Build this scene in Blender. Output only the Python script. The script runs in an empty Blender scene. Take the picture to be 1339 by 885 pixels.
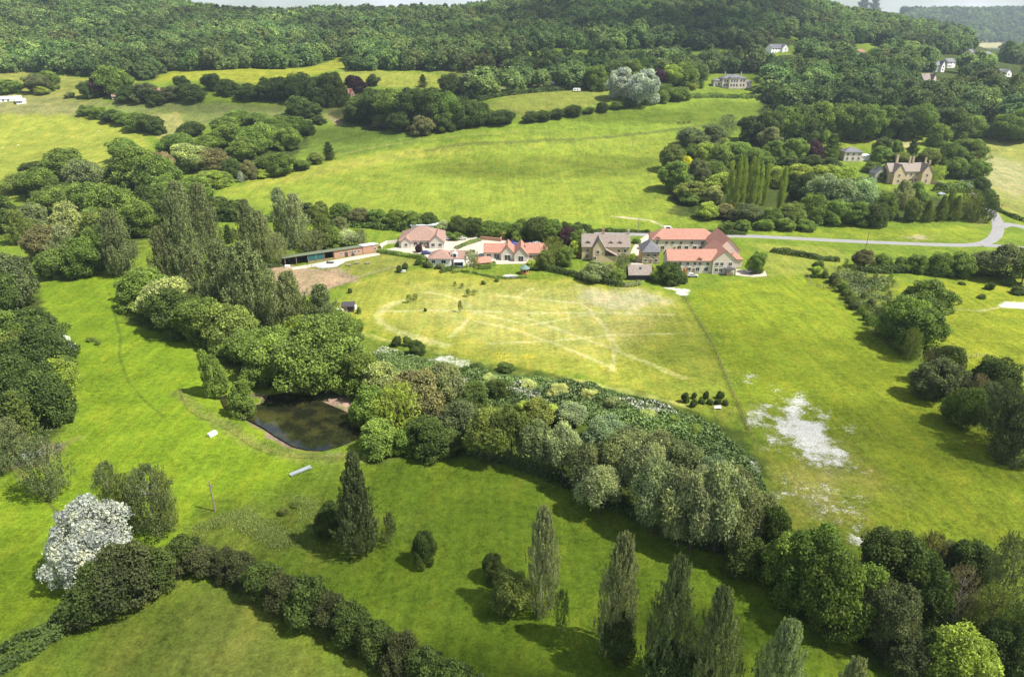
import bpy, bmesh, math, random
import numpy as np
from mathutils import Vector, Matrix

SC = bpy.context.scene
COL = SC.collection
rng = np.random.default_rng(7)
random.seed(7)
R = math.radians

# ------------------------------------------------------------------ camera geometry
PW, PH, F = 1339.0, 885.0, 893.0
CX, CY = PW / 2, PH / 2
CAM_H, PITCH = 80.0, R(23.2)
CP, SP = math.cos(PITCH), math.sin(PITCH)
SUN_AZ, SUN_EL = R(108), R(55)
SUN = Vector((math.sin(SUN_AZ) * math.cos(SUN_EL), math.cos(SUN_AZ) * math.cos(SUN_EL), math.sin(SUN_EL)))

# ------------------------------------------------------------------ terrain height
_py = [-500, 0, 250, 312, 385, 445, 500, 560, 650, 720, 900, 1050, 1150, 1250, 1500, 1800, 2300, 3000, 3600, 6000]
_pz = [0, 0, 0, 0.5, 9, 15, 25, 39, 54.6, 64, 102, 134, 142, 140, 100, 60, 70, 200, 214, 140]
_ty = np.arange(-500, 6000, 2.0)
_tz = np.interp(_ty, _py, _pz)
_k = np.hanning(25); _k /= _k.sum()
_tz = np.convolve(np.pad(_tz, 12, mode='edge'), _k, mode='valid')
_sx = [-3000, 0, 150, 230, 300, 500, 600, 660, 720, 1020, 1060, 1090, 1150, 1250, 1339, 1500, 4000]
_ss = [1.06, 1.06, 1.00, .80, .70, .70, .76, .86, 1.05, 1.02, .86, .76, .64, .42, .12, .05, .05]
_sxf = np.arange(-3000, 4000, 5.0)
_ssf = np.convolve(np.pad(np.interp(_sxf, _sx, _ss), 8, mode='edge'), np.hanning(17) / np.hanning(17).sum(), mode='valid')
POND = None

def smooth(a, b, v):
    t = np.clip((v - a) / (b - a), 0, 1)
    return t * t * (3 - 2 * t)

def seg_dist(x, y, poly, closed=True):
    d = np.full(np.shape(x), 1e9)
    n = len(poly)
    for i in range(n if closed else n - 1):
        ax, ay = poly[i]; bx, by = poly[(i + 1) % n]
        dx, dy = bx - ax, by - ay
        L = dx * dx + dy * dy + 1e-9
        t = np.clip(((x - ax) * dx + (y - ay) * dy) / L, 0, 1)
        d = np.minimum(d, np.hypot(x - ax - t * dx, y - ay - t * dy))
    return d

def inside(x, y, poly):
    x = np.asarray(x); y = np.asarray(y)
    c = np.zeros(np.shape(x), bool)
    n = len(poly)
    for i in range(n):
        ax, ay = poly[i]; bx, by = poly[(i + 1) % n]
        if ay == by: continue
        c ^= ((ay > y) != (by > y)) & (x < (bx - ax) * (y - ay) / (by - ay) + ax)
    return c

def sdist(x, y, poly):
    """positive inside"""
    d = seg_dist(x, y, poly)
    return np.where(inside(x, y, poly), d, -d)

def Z(x, y):
    x = np.asarray(x, float); y = np.asarray(y, float)
    z = np.interp(y, _ty, _tz)
    px = CX + F * x / np.maximum(y * CP + (CAM_H - z) * SP, 20)
    s = np.interp(px, _sxf, _ssf)
    s = 1 + (s - 1) * (1 - smooth(1500, 1900, y))
    up = np.maximum(z - 54.6, 0) * (1 - smooth(1500, 1900, y))
    z = z + up * (s - 1)
    hill = smooth(330, 460, y)
    z = z - 5.5 * np.exp(-((x + 128) / 42) ** 2 - ((y - 485) / 48) ** 2) + 4.0 * np.exp(-((x - 10) / 90) ** 2 - ((y - 470) / 45) ** 2) - 3.0 * np.exp(-((x + 235) / 45) ** 2 - ((y - 520) / 50) ** 2)
    z = z + hill * (1.6 * np.sin(x / 47 + y / 90) + 1.2 * np.sin(y / 38 - x / 70) + 0.8 * np.sin(x / 21 + 1.3))
    z = z + (1 - smooth(220, 300, y)) * .35 * (np.sin(x / 23 + 1) * np.sin(y / 19) + .6 * np.sin(x / 9 + y / 13))
    if POND is not None:
        x0, x1, y0, y1 = POND_BOX
        m = (x > x0) & (x < x1) & (y > y0) & (y < y1)
        if np.any(m):
            d = sdist(x[m] if x.ndim else x, y[m] if y.ndim else y, POND)
            zz = z[m] if z.ndim else z
            t = smooth(-3.0, 2.5, d)
            zz = zz * (1 - t) + t * (-1.7)
            if z.ndim: z[m] = zz
            else: z = zz
    return z

def ray(px, py):
    return np.array([px - CX, F * CP + (CY - py) * SP, -F * SP + (CY - py) * CP])

_YS = np.concatenate([np.arange(20, 400, 1.0), np.arange(400, 1300, 2.0), np.arange(1300, 5900, 15.0)])
def at(px, py):
    d = ray(px, py)
    xs = _YS * d[0] / d[1]; zs = CAM_H + _YS * d[2] / d[1]
    below = zs <= Z(xs, _YS)
    i = int(np.argmax(below))
    if not below[i]: i = 600
    a, b = _YS[max(i - 1, 0)], _YS[i]
    for _ in range(18):
        m = (a + b) / 2
        if CAM_H + m * d[2] / d[1] <= float(Z(m * d[0] / d[1], m)): b = m
        else: a = m
    y = b; x = y * d[0] / d[1]
    return Vector((x, y, float(Z(x, y))))

def depth_of(p): return p[1] * CP + (CAM_H - p[2]) * SP
def proj(x, y, z):
    dep = y * CP + (CAM_H - z) * SP
    return CX + F * x / dep, CY - F * ((z - CAM_H) * CP + y * SP) / dep
def height_to(p, top):
    k = (CY - top) / F
    return CAM_H + p[1] * (k * CP - SP) / (CP + k * SP) - p[2]
def W(pts): return [tuple(at(a, b)[:2]) for a, b in pts]

POND_PX = [(291, 519), (300, 517), (318, 520), (330, 531), (345, 528), (352, 518), (372, 515), (400, 517), (425, 527), (445, 535), (466, 545), (472, 556), (462, 571), (440, 580), (420, 585), (400, 584), (383, 580), (365, 570), (345, 557), (330, 549), (312, 540), (296, 531)]
_pw = W(POND_PX)
POND = _pw
POND_BOX = (min(p[0] for p in _pw) - 6, max(p[0] for p in _pw) + 6, min(p[1] for p in _pw) - 6, max(p[1] for p in _pw) + 6)

# ------------------------------------------------------------------ object helpers
def link(o, parent=None):
    COL.objects.link(o)
    if parent is not None: o.parent = parent
    return o
def tag(o, label=None, cat=None, group=None, kind=None):
    if label: o['label'] = label
    if cat: o['category'] = cat
    if group: o['group'] = group
    if kind: o['kind'] = kind
    return o
def empty(name, loc, rz=0.0):
    o = bpy.data.objects.new(name, None)
    o.location = loc; o.rotation_euler = (0, 0, rz); o.empty_display_size = .3
    return link(o)
def mesh_np(name, V, Fq, mats=(), smooth_=False):
    """V (n,3), Fq (m,4) or (m,3) index arrays"""
    me = bpy.data.meshes.new(name)
    V = np.ascontiguousarray(V, np.float32); Fq = np.ascontiguousarray(Fq, np.int32)
    me.vertices.add(len(V)); me.vertices.foreach_set('co', V.ravel())
    k = Fq.shape[1]
    me.loops.add(Fq.size); me.loops.foreach_set('vertex_index', Fq.ravel())
    me.polygons.add(len(Fq))
    me.polygons.foreach_set('loop_start', np.arange(0, Fq.size, k, dtype=np.int32))
    me.polygons.foreach_set('use_smooth', np.full(len(Fq), smooth_))
    for m in mats: me.materials.append(m)
    me.update(calc_edges=True); me.validate()
    return me
class MB:
    """collects boxes, prisms and tubes, then becomes ONE mesh"""
    def __init__(s): s.v = []; s.f = []
    def add(s, vs, fs):
        n = len(s.v); s.v += [tuple(v) for v in vs]; s.f += [tuple(i + n for i in f) for f in fs]; return s
    def box(s, x0, x1, y0, y1, z0, z1):
        return s.add([(x0, y0, z0), (x1, y0, z0), (x1, y1, z0), (x0, y1, z0), (x0, y0, z1), (x1, y0, z1), (x1, y1, z1), (x0, y1, z1)],
                     [(0, 3, 2, 1), (4, 5, 6, 7), (0, 1, 5, 4), (1, 2, 6, 5), (2, 3, 7, 6), (3, 0, 4, 7)])
    def loft(s, rings, caps=True):
        n = len(rings[0]); vs = [v for r in rings for v in r]; fs = []
        for i in range(len(rings) - 1):
            for j in range(n):
                fs.append((i * n + j, i * n + (j + 1) % n, (i + 1) * n + (j + 1) % n, (i + 1) * n + j))
        if caps:
            fs.append(tuple(range(n - 1, -1, -1))); fs.append(tuple(range((len(rings) - 1) * n, len(rings) * n)))
        return s.add(vs, fs)
    def tube(s, pts, rad, n=7):
        rings = []
        for i, p in enumerate(pts):
            p = Vector(p)
            d = (Vector(pts[min(i + 1, len(pts) - 1)]) - Vector(pts[max(i - 1, 0)])).normalized()
            a = d.cross(Vector((0.31, .95, .1))).normalized(); b = d.cross(a)
            r = rad[i] if hasattr(rad, '__len__') else rad
            rings.append([p + r * (math.cos(6.2832 * k / n) * a + math.sin(6.2832 * k / n) * b) for k in range(n)])
        return s.loft(rings)
    def mesh(s, name, mat, bevel=0):
        me = bpy.data.meshes.new(name); me.from_pydata(s.v, [], s.f)
        bm = bmesh.new(); bm.from_mesh(me)
        bmesh.ops.recalc_face_normals(bm, faces=bm.faces)
        if bevel:
            bmesh.ops.bevel(bm, geom=[e for e in bm.edges if e.is_manifold and e.calc_face_angle(0) > .6], offset=bevel, segments=1, affect='EDGES')
        bm.to_mesh(me); bm.free()
        if mat: me.materials.append(mat)
        return me
    def build(s, name, mat, parent=None, bevel=0):
        return link(bpy.data.objects.new(name, s.mesh(name, mat, bevel)), parent)

# ------------------------------------------------------------------ materials
def new_mat(name):
    m = bpy.data.materials.new(name); m.use_nodes = True
    nt = m.node_tree; nt.nodes.clear()
    return m, nt
def N(nt, typ, **kw):
    n = nt.nodes.new(typ)
    for k, v in kw.items():
        if k.startswith('i_'): n.inputs[k[2:].replace('_', ' ')].default_value = v
        elif k.startswith('n_'): n.inputs[int(k[2:])].default_value = v
        else: setattr(n, k, v)
    return n
def L(nt, a, b): nt.links.new(a, b)
def mixc(nt, fac, a, b, mode='MIX'):
    n = nt.nodes.new('ShaderNodeMix'); n.data_type = 'RGBA'; n.blend_type = mode; n.clamp_factor = True
    for s, v in ((0, fac), (6, a), (7, b)):
        if hasattr(v, 'is_linked'): L(nt, v, n.inputs[s])
        else: n.inputs[s].default_value = v if s == 0 else (*v, 1) if len(v) == 3 else v
    return n.outputs[2]
def mathn(nt, op, a, b=None, c=None, clamp=False):
    n = nt.nodes.new('ShaderNodeMath'); n.operation = op; n.use_clamp = clamp
    for i, v in enumerate((a, b, c)):
        if v is None: continue
        if hasattr(v, 'is_linked'): L(nt, v, n.inputs[i])
        else: n.inputs[i].default_value = v
    return n.outputs[0]
def maprange(nt, v, a, b, c=0.0, d=1.0):
    n = nt.nodes.new('ShaderNodeMapRange'); L(nt, v, n.inputs[0])
    for i, q in enumerate((a, b, c, d)): n.inputs[i + 1].default_value = q
    return n.outputs[0]
def noise(nt, co, scale, detail=3, rough=.55, sx=None):
    n = N(nt, 'ShaderNodeTexNoise'); n.inputs['Scale'].default_value = scale
    n.inputs['Detail'].default_value = detail; n.inputs['Roughness'].default_value = rough
    if sx:
        mp = N(nt, 'ShaderNodeMapping'); mp.inputs['Scale'].default_value = sx[:3]; mp.inputs['Rotation'].default_value = (0, 0, sx[3] if len(sx) > 3 else 0)
        L(nt, co, mp.inputs[0]); co = mp.outputs[0]
    L(nt, co, n.inputs['Vector'])
    return n.outputs['Fac']
def out(nt, bsdf): 
    o = N(nt, 'ShaderNodeOutputMaterial'); L(nt, bsdf, o.inputs[0]); return o

def simple(name, rgb, rough=.8, var=.18, scale=1.5, metal=0.0, spec=.3, bump=0.0):
    m, nt = new_mat(name)
    tc = N(nt, 'ShaderNodeTexCoord')
    f = noise(nt, tc.outputs['Object'], scale, 5, .65)
    f2 = noise(nt, tc.outputs['Object'], scale * 7, 3, .6)
    a = tuple(c * (1 - var) for c in rgb); b = tuple(min(1, c * (1 + var)) for c in rgb)
    c = mixc(nt, maprange(nt, mathn(nt, 'ADD', mathn(nt, 'MULTIPLY', f, .6), mathn(nt, 'MULTIPLY', f2, .4)), .32, .68), a, b)
    p = N(nt, 'ShaderNodeBsdfPrincipled'); L(nt, c, p.inputs['Base Color'])
    p.inputs['Roughness'].default_value = rough; p.inputs['Metallic'].default_value = metal
    p.inputs['Specular IOR Level'].default_value = spec
    if bump:
        bn = N(nt, 'ShaderNodeBump'); bn.inputs['Strength'].default_value = bump; bn.inputs['Distance'].default_value = .05
        L(nt, f2, bn.inputs['Height']); L(nt, bn.outputs[0], p.inputs['Normal'])
    out(nt, p.outputs[0]); return m

def tiles(name, rgb, course=.3, var=.25):
    """roof tiles: courses across the slope with odd darker and paler tiles"""
    m, nt = new_mat(name)
    tc = N(nt, 'ShaderNodeTexCoord')
    br = N(nt, 'ShaderNodeTexBrick'); br.inputs['Scale'].default_value = 1.0
    br.inputs['Brick Width'].default_value = .35; br.inputs['Row Height'].default_value = course
    br.inputs['Mortar Size'].default_value = .025
    br.inputs['Color1'].default_value = (*[c * (1 - var) for c in rgb], 1)
    br.inputs['Color2'].default_value = (*[min(1, c * (1 + var)) for c in rgb], 1)
    br.inputs['Mortar'].default_value = (*[c * .5 for c in rgb], 1)
    L(nt, tc.outputs['Object'], br.inputs['Vector'])
    f = noise(nt, tc.outputs['Object'], .5, 5, .65)
    c = mixc(nt, maprange(nt, f, .4, .75, 0, .45), br.outputs['Color'], tuple(c * .62 + .03 for c in rgb))
    p = N(nt, 'ShaderNodeBsdfPrincipled'); L(nt, c, p.inputs['Base Color']); p.inputs['Roughness'].default_value = .75
    out(nt, p.outputs[0]); return m

def leaf_mat(name, woodland=False):
    m, nt = new_mat(name)
    oi = N(nt, 'ShaderNodeObjectInfo')
    at_ = N(nt, 'ShaderNodeAttribute'); at_.attribute_name = 'tone'
    if woodland:
        cr = N(nt, 'ShaderNodeValToRGB'); L(nt, oi.outputs['Random'], cr.inputs[0])
        e = cr.color_ramp.elements
        cols = [tuple(q * k_ for q, k_ in zip(c_, (.92, .96, 1.08))) for c_ in [(.075, .130, .034), (.135, .200, .048), (.100, .170, .044), (.160, .212, .058), (.088, .150, .044), (.190, .245, .062), (.112, .168, .054)]]
        e[0].position = 0; e[0].color = (*cols[0], 1); e[1].position = 1; e[1].color = (*cols[-1], 1)
        for i in range(1, len(cols) - 1):
            q = e.new(i / (len(cols) - 1)); q.color = (*cols[i], 1)
        pn = noise(nt, oi.outputs['Location'], .011, 3, .6)
        pv = N(nt, 'ShaderNodeVectorMath'); pv.operation = 'SCALE'; L(nt, cr.outputs[0], pv.inputs[0]); L(nt, maprange(nt, pn, .34, .66, .48, 1.75), pv.inputs['Scale'])
        base = mixc(nt, maprange(nt, noise(nt, oi.outputs['Location'], .03, 2, .5), .56, .70, 0, .5), pv.outputs[0], (.20, .20, .07))
    else:
        base = oi.outputs['Color']
    v = maprange(nt, at_.outputs['Fac'], 0, 1, .50, 1.55)
    mul = N(nt, 'ShaderNodeVectorMath'); mul.operation = 'SCALE'; L(nt, base, mul.inputs[0]); L(nt, v, mul.inputs['Scale'])
    warm = N(nt, 'ShaderNodeVectorMath'); warm.operation = 'MULTIPLY'; L(nt, mul.outputs[0], warm.inputs[0]); warm.inputs[1].default_value = (1.13, 1.05, .84)
    c = mixc(nt, maprange(nt, at_.outputs['Fac'], .55, 1), mul.outputs[0], warm.outputs[0])
    p = N(nt, 'ShaderNodeBsdfPrincipled'); L(nt, c, p.inputs['Base Color']); p.inputs['Roughness'].default_value = .6; p.inputs['Specular IOR Level'].default_value = .2
    t = N(nt, 'ShaderNodeBsdfTranslucent')
    tcx = N(nt, 'ShaderNodeVectorMath'); tcx.operation = 'MULTIPLY'; L(nt, c, tcx.inputs[0]); tcx.inputs[1].default_value = (1.5, 1.5, .8); L(nt, tcx.outputs[0], t.inputs[0])
    ms = N(nt, 'ShaderNodeMixShader'); ms.inputs[0].default_value = .30
    L(nt, p.outputs[0], ms.inputs[1]); L(nt, t.outputs[0], ms.inputs[2])
    out(nt, ms.outputs[0]); return m

M = {}
M['leaf'] = leaf_mat('leaf')
M['wood_leaf'] = leaf_mat('woodland_leaf', True)
M['bark'] = simple('bark', (.13, .10, .075), .9, .35, 2.0)
M['pale_bark'] = simple('pale_bark', (.34, .32, .28), .9, .3, 2.0)
M['cream'] = simple('cream_render', (.64, .55, .46), .85, .10, .6)
M['stone'] = simple('bath_stone', (.58, .45, .28), .85, .16, .8)
M['old_stone'] = simple('weathered_stone', (.46, .37, .24), .9, .22, .8)
M['grey_stone'] = simple('grey_stone', (.40, .36, .29), .9, .22, .8)
M['white'] = simple('white_paint', (.80, .79, .76), .7, .06, .6)
M['cladding'] = simple('pale_cladding', (.60, .55, .46), .8, .10, 1.2)
M['brick'] = simple('brick', (.40, .23, .15), .9, .2, 2.2)
M['dark_wood'] = simple('dark_timber', (.055, .050, .055), .8, .25, 2.0)
M['timber'] = simple('timber', (.26, .17, .10), .85, .25, 3.0)
M['grey_timber'] = simple('weathered_timber', (.24, .21, .17), .9, .25, 3.0)
M['orange_timber'] = simple('orange_timber', (.42, .20, .07), .8, .2, 3.0)
M['teal'] = simple('teal_sheet', (.02, .10, .10), .6, .15, 1.0)
M['red_tile'] = tiles('red_clay_tile', (.40, .185, .125))
M['brown_tile'] = tiles('brown_tile', (.31, .19, .145))
M['stone_tile'] = tiles('stone_tile', (.25, .20, .165))
M['slate'] = tiles('slate', (.14, .14, .155))
M['green_roof'] = simple('green_felt_roof', (.13, .15, .09), .9, .2, .8)
M['metal_roof'] = simple('pale_metal_roof', (.68, .71, .75), .45, .06, .6)
M['glass'] = simple('window_glass', (.035, .045, .055), .12, .2, 1.0, 0, .6)
M['frame'] = simple('window_frame', (.72, .70, .66), .6, .05, 2.0)
M['galv'] = simple('galvanised_steel', (.44, .48, .50), .45, .15, 3.0, .5)
M['rubber'] = simple('rubber', (.02, .02, .02), .9, .1, 3.0)
M['red'] = simple('red_paint', (.40, .04, .03), .5, .1, 2.0)
M['asphalt'] = simple('worn_asphalt', (.235, .23, .225), .9, .14, .35)
M['gravel'] = simple('pale_gravel', (.43, .375, .30), .95, .16, .45)
M['concrete'] = simple('concrete', (.38, .37, .35), .9, .12, .6)
M['wool'] = simple('wool', (.66, .62, .53), .95, .1, 4.0)
M['brown_hide'] = simple('brown_hide', (.13, .055, .03), .7, .2, 3.0)
def car_paint():
    m, nt = new_mat('car_paint'); oi = N(nt, 'ShaderNodeObjectInfo'); p = N(nt, 'ShaderNodeBsdfPrincipled')
    L(nt, oi.outputs['Color'], p.inputs['Base Color']); p.inputs['Roughness'].default_value = .3; p.inputs['Coat Weight'].default_value = .6
    out(nt, p.outputs[0]); return m
M['paint'] = car_paint()
# ------------------------------------------------------------------ foliage
LEAF_K = 2.0
def unit(v): return v / np.maximum(np.linalg.norm(v, axis=1, keepdims=True), 1e-9)
def rdir(n): return unit(rng.normal(size=(n, 3)))

def leaves(name, P, Nn, size, tone, aspect=1.0, A=None, bend=.25, mat=None):
    """a cloud of small leaf-clump faces at P facing Nn"""
    n = len(P)
    if A is None: A = np.cross(Nn, rdir(n))
    else: A = A - Nn * np.sum(A * Nn, axis=1, keepdims=True)
    A = unit(A); B = np.cross(Nn, A)
    s = (np.asarray(size) * np.ones(n) * rng.uniform(.6, 1.4, n))[:, None]
    bd = Nn * s * bend
    V = np.stack([P + A * s * aspect - bd, P + B * s * rng.uniform(.6, 1, (n, 1)) + bd * .5, P - A * s * aspect - bd, P - B * s * rng.uniform(.6, 1, (n, 1)) + bd * .5], 1).reshape(-1, 3)
    Fq = np.arange(4 * n).reshape(n, 4)
    me = mesh_np(name, V, Fq, [mat or M['leaf']])
    a = me.attributes.new('tone', 'FLOAT', 'POINT')
    a.data.foreach_set('value', np.repeat(np.clip(tone, 0, 1), 4).astype(np.float32))
    return me

def lobes_leaves(C, Rr, n, env_c, size, jitter=.75, up=.35, squash=.85, shell=(.72, 1.06)):
    w = Rr ** 2; idx = rng.choice(len(C), n, p=w / w.sum())
    outw = unit(C - env_c + 1e-6)
    d = unit(rdir(n) + outw[idx] * .55 + np.array([0, 0, .18]))
    P = C[idx] + d * (Rr[idx] * (rng.uniform(shell[0], shell[1], n) + np.maximum(rng.normal(0, .16, n), 0)))[:, None] * np.array([1, 1, squash])
    Nn = unit(d * .9 + rdir(n) * jitter + np.array([0, 0, up]))
    lt = rng.uniform(.2, .8, len(C))
    tone = np.clip(lt[idx] + rng.normal(0, .24, n), 0, 1)
    return P, Nn, tone

def crown_round(name, nl, n, size, z0=.0, flat=1.0, spread=.38, lr=(.075, .15), mat=None, jit=1.0, taper=0.0, gap=.35, skirt=.4):
    """a dome of many leafy lobes that comes down close to the ground, with hollows between the lobes"""
    ec = np.array([0, 0, .45]); rz = .55
    d = rdir(nl); d[:, 2] = np.abs(d[:, 2]) * 1.05 - .12
    r = rng.uniform(.62, 1.08, nl); Rr = rng.uniform(lr[0], lr[1], nl)
    C = ec + d * (r * 1.0)[:, None] * np.array([spread, spread, rz - .12])
    ns = int(nl * skirt); a = rng.uniform(0, 6.283, ns); q = spread * rng.uniform(.72, 1.04, ns) ; zz = rng.uniform(z0 + .09, .46, ns)
    q = q * (.72 + .28 * smooth(0, .35, zz))
    C = np.vstack([C, np.stack([np.cos(a) * q, np.sin(a) * q, zz], 1)]); Rr = np.append(Rr, rng.uniform(lr[0], lr[1], ns))
    # a lopsided outline
    C[:, 0] += .085 * np.sin(C[:, 2] * 6 + rng.uniform(0, 6)); C[:, 1] += .085 * np.sin(C[:, 2] * 6 + rng.uniform(0, 6))
    if taper:
        k = 1 - taper * np.clip((C[:, 2] - .15) / .85, 0, 1); C[:, :2] *= k[:, None]; Rr = Rr * (.55 + .45 * k)
    C = np.vstack([C, [[0, 0, .42]]]); Rr = np.append(Rr, .27)
    P, Nn, tone = lobes_leaves(C, Rr, n, ec, size, jit)
    P[:, 2] = np.maximum(P[:, 2], .012)
    return leaves(name, P, Nn, size, tone, mat=mat)

def crown_sprays(name, ns, per, size, env, lean=.5, length=(.10, .2), z0=.08, aspect=1.6, jit=1.0, mat=None, core=.12, rad=.034):
    """upright or arching sprays: poplars, willows, birches. env(z) gives the radius at height z"""
    z = z0 + (1 - z0) * rng.uniform(0, 1, ns) ** .9
    a = rng.uniform(0, 2 * math.pi, ns)
    r = env(z) * np.sqrt(rng.uniform(core, 1, ns)) * rng.uniform(.74, 1.20, ns)
    S = np.stack([np.cos(a) * r, np.sin(a) * r, z], 1)
    outw = np.stack([np.cos(a), np.sin(a), np.zeros(ns)], 1)
    D = unit(outw * lean + np.array([0, 0, 1.0]) * (1 - abs(lean) * .4) + rdir(ns) * .25)
    ln = rng.uniform(length[0], length[1], ns)
    ln = np.minimum(ln, (1.02 - S[:, 2]) / np.maximum(D[:, 2], .2) + .02)
    idx = np.repeat(np.arange(ns), per); n = len(idx)
    t = rng.uniform(-.4, .6, n)
    P = S[idx] + D[idx] * (t * ln[idx])[:, None] + rdir(n) * (rad * (1.1 - t) * (ln[idx] / .15))[:, None]
    Nn = unit(outw[idx] * .6 + rdir(n) * jit + np.array([0, 0, .3]))
    lt = rng.uniform(.2, .7, ns)
    tone = np.clip(lt[idx] + rng.normal(0, .22, n), 0, 1)
    P[:, 2] = np.clip(P[:, 2], .02, 1.03)
    return leaves(name, P, Nn, size, tone, aspect, D[idx] + rdir(n) * .5, mat=mat)

def trunk_mesh(name, h=.55, r=.022, limbs=6, mat=None, spread=.25, lean=0.03):
    mb = MB()
    x = random.uniform(-lean, lean)
    mb.tube([(0, 0, -.02), (x * .3, 0, h * .3), (x, 0, h * .65), (x * 1.2, .01, h)], [r * 1.35, r, r * .75, r * .3])
    for i in range(limbs):
        a = 6.283 * i / limbs + random.uniform(-.4, .4); z = h * random.uniform(.35, .8); q = random.uniform(.5, 1) * spread
        mb.tube([(x * z / h, 0, z), (math.cos(a) * q * .5, math.sin(a) * q * .5, z + .10), (math.cos(a) * q, math.sin(a) * q, z + .24)], [r * .5, r * .33, r * .1], 5)
    me = mb.mesh(name, mat or M['bark'])
    return me

def pop_env(z): return .5 * np.clip(np.minimum((z + .05) / .22, (1.03 - z) / .58), .0, 1) ** .62
def cone_env(z): return .5 * np.clip(np.minimum((z + .05) / .2, (1.04 - z) / .8), 0, 1) ** .85
def lom_env(z): return .5 * np.clip(np.minimum((z + .05) / .25, (1.04 - z) / .35), 0, 1) ** .7
def wil_env(z): return .5 * np.sqrt(np.clip(1 - ((z - .42) / .60) ** 2, 0.02, 1))
def bir_env(z): return .5 * np.sqrt(np.clip(1 - ((z - .5) / .53) ** 2, 0.02, 1))

def crown_willow(name, n, size, mat=None):
    """billowing willow: many soft lobes each built of upward sprays"""
    nl = 34; ec = np.array([0, 0, .45])
    d = rdir(nl); d[:, 2] = np.abs(d[:, 2]) * 1.0 - .15
    C = ec + d * rng.uniform(.6, 1, (nl, 1)) * np.array([.37, .37, .40]); Rr = rng.uniform(.10, .17, nl)
    C = np.vstack([C, ec]); Rr = np.append(Rr, .3)
    w = Rr ** 2; idx = rng.choice(len(C), n, p=w / w.sum())
    dd = unit(rdir(n) + unit(C - ec + 1e-6)[idx] * .6 + np.array([0, 0, .35]))
    P = C[idx] + dd * (Rr[idx] * (rng.uniform(.55, 1.05, n) + np.abs(rng.normal(0, .20, n))))[:, None]
    Nn = unit(dd * .7 + rdir(n) * .8 + np.array([0, 0, .25]))
    tone = np.clip(rng.uniform(.25, .75, len(C))[idx] + rng.normal(0, .2, n), 0, 1)
    P[:, 2] = np.clip(P[:, 2], .02, 1.05)
    return leaves(name, P, Nn, size, tone, 1.9, dd + np.array([0, 0, .5]) + rdir(n) * .4, mat=mat)

PROTO = {}   # kind -> list of (crown mesh, trunk mesh)
def protos():
    B = 'crown'
    PROTO['broadleaf'] = [(crown_round(B, 60 + 8 * i, 18000, .0178, lr=(.08, .155)), trunk_mesh('trunk')) for i in range(5)]
    PROTO['spreading'] = [(crown_round(B, 105, 21000, .0152, lr=(.06, .125), spread=.41), trunk_mesh('trunk', r=.03)) for i in range(3)]
    PROTO['tall'] = [(crown_round(B, 70, 12500, .0195, spread=.38, lr=(.075, .14), taper=.55), trunk_mesh('trunk', .7)) for i in range(3)]
    PROTO['willow'] = [(crown_willow(B, 19000, .0140), trunk_mesh('trunk', .4, limbs=7)) for i in range(4)]
    PROTO['poplar'] = [(crown_sprays(B, 560, 50, .0100, pop_env, .45, (.06, .13), .04, 1.2, 1.5, core=.05, rad=.046), trunk_mesh('trunk', .92, .013, 8, spread=.10, lean=.01)) for i in range(4)]
    PROTO['greypoplar'] = [(crown_sprays(B, 430, 40, .0130, lambda z: np.maximum(pop_env(z), .5 * .6 * (z < .8)) * (.84 + .16 * np.sin(z * 17 + q)), .55, (.09, .18), .03, 1.2, 1.4, core=.10, rad=.050), trunk_mesh('trunk', .8, .018, 8, spread=.2)) for q in (0, 2, 4)]
    PROTO['conical'] = [(crown_sprays(B, 760, 34, .0120, cone_env, .65, (.06, .13), .03, 1.2, 1.4, core=.06, rad=.046), trunk_mesh('trunk', .92, .016, 8, spread=.15, lean=.01)) for i in range(2)]
    PROTO['lombardy'] = [(crown_sprays(B, 460, 26, .0150, lambda z: lom_env(z) * (.8 + .2 * np.sin(z * 23 + 2 * i)), .28, (.08, .16), .03, 1.3, 1.2, core=.05, rad=.085), trunk_mesh('trunk', .9, .014, 4, spread=.05, lean=.01)) for i in range(2)]
    PROTO['birch'] = [(crown_sprays(B, 330, 28, .0115, bir_env, .45, (.08, .18), .08, 1.2, 1.3, core=.05, rad=.042), trunk_mesh('trunk', .9, .014, 12, spread=.26, mat=M['pale_bark'] if i else M['bark'])) for i in range(3)]
    PROTO['bare'] = [(crown_sprays(B, 200, 16, .0095, bir_env, .5, (.1, .2), .25, 1.4, 1.2, core=.05), trunk_mesh('trunk', .9, .014, 22, spread=.4, mat=M['pale_bark']))]
    PROTO['conifer'] = [(crown_sprays(B, 520, 20, .0135, lambda z: cone_env(z) * (.72 + .28 * np.sin(z * 34)), .95, (.07, .15), .04, 1.5, rad=.036), trunk_mesh('trunk', .9, .015, 6, spread=.1, lean=.01)) for i in range(2)]
    PROTO['shrub'] = [(crown_round('foliage', 46, 11000, .0225, lr=(.09, .18), spread=.38, skirt=.7), trunk_mesh('stem', .5, .02, 5)) for i in range(4)]
    PROTO['sapling'] = [(crown_sprays('crown', 90, 18, .024, bir_env, .5, (.12, .25), .20, 1.3, core=.05, rad=.045), trunk_mesh('trunk', .8, .014, 4, spread=.2)) for i in range(2)]
protos()

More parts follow.
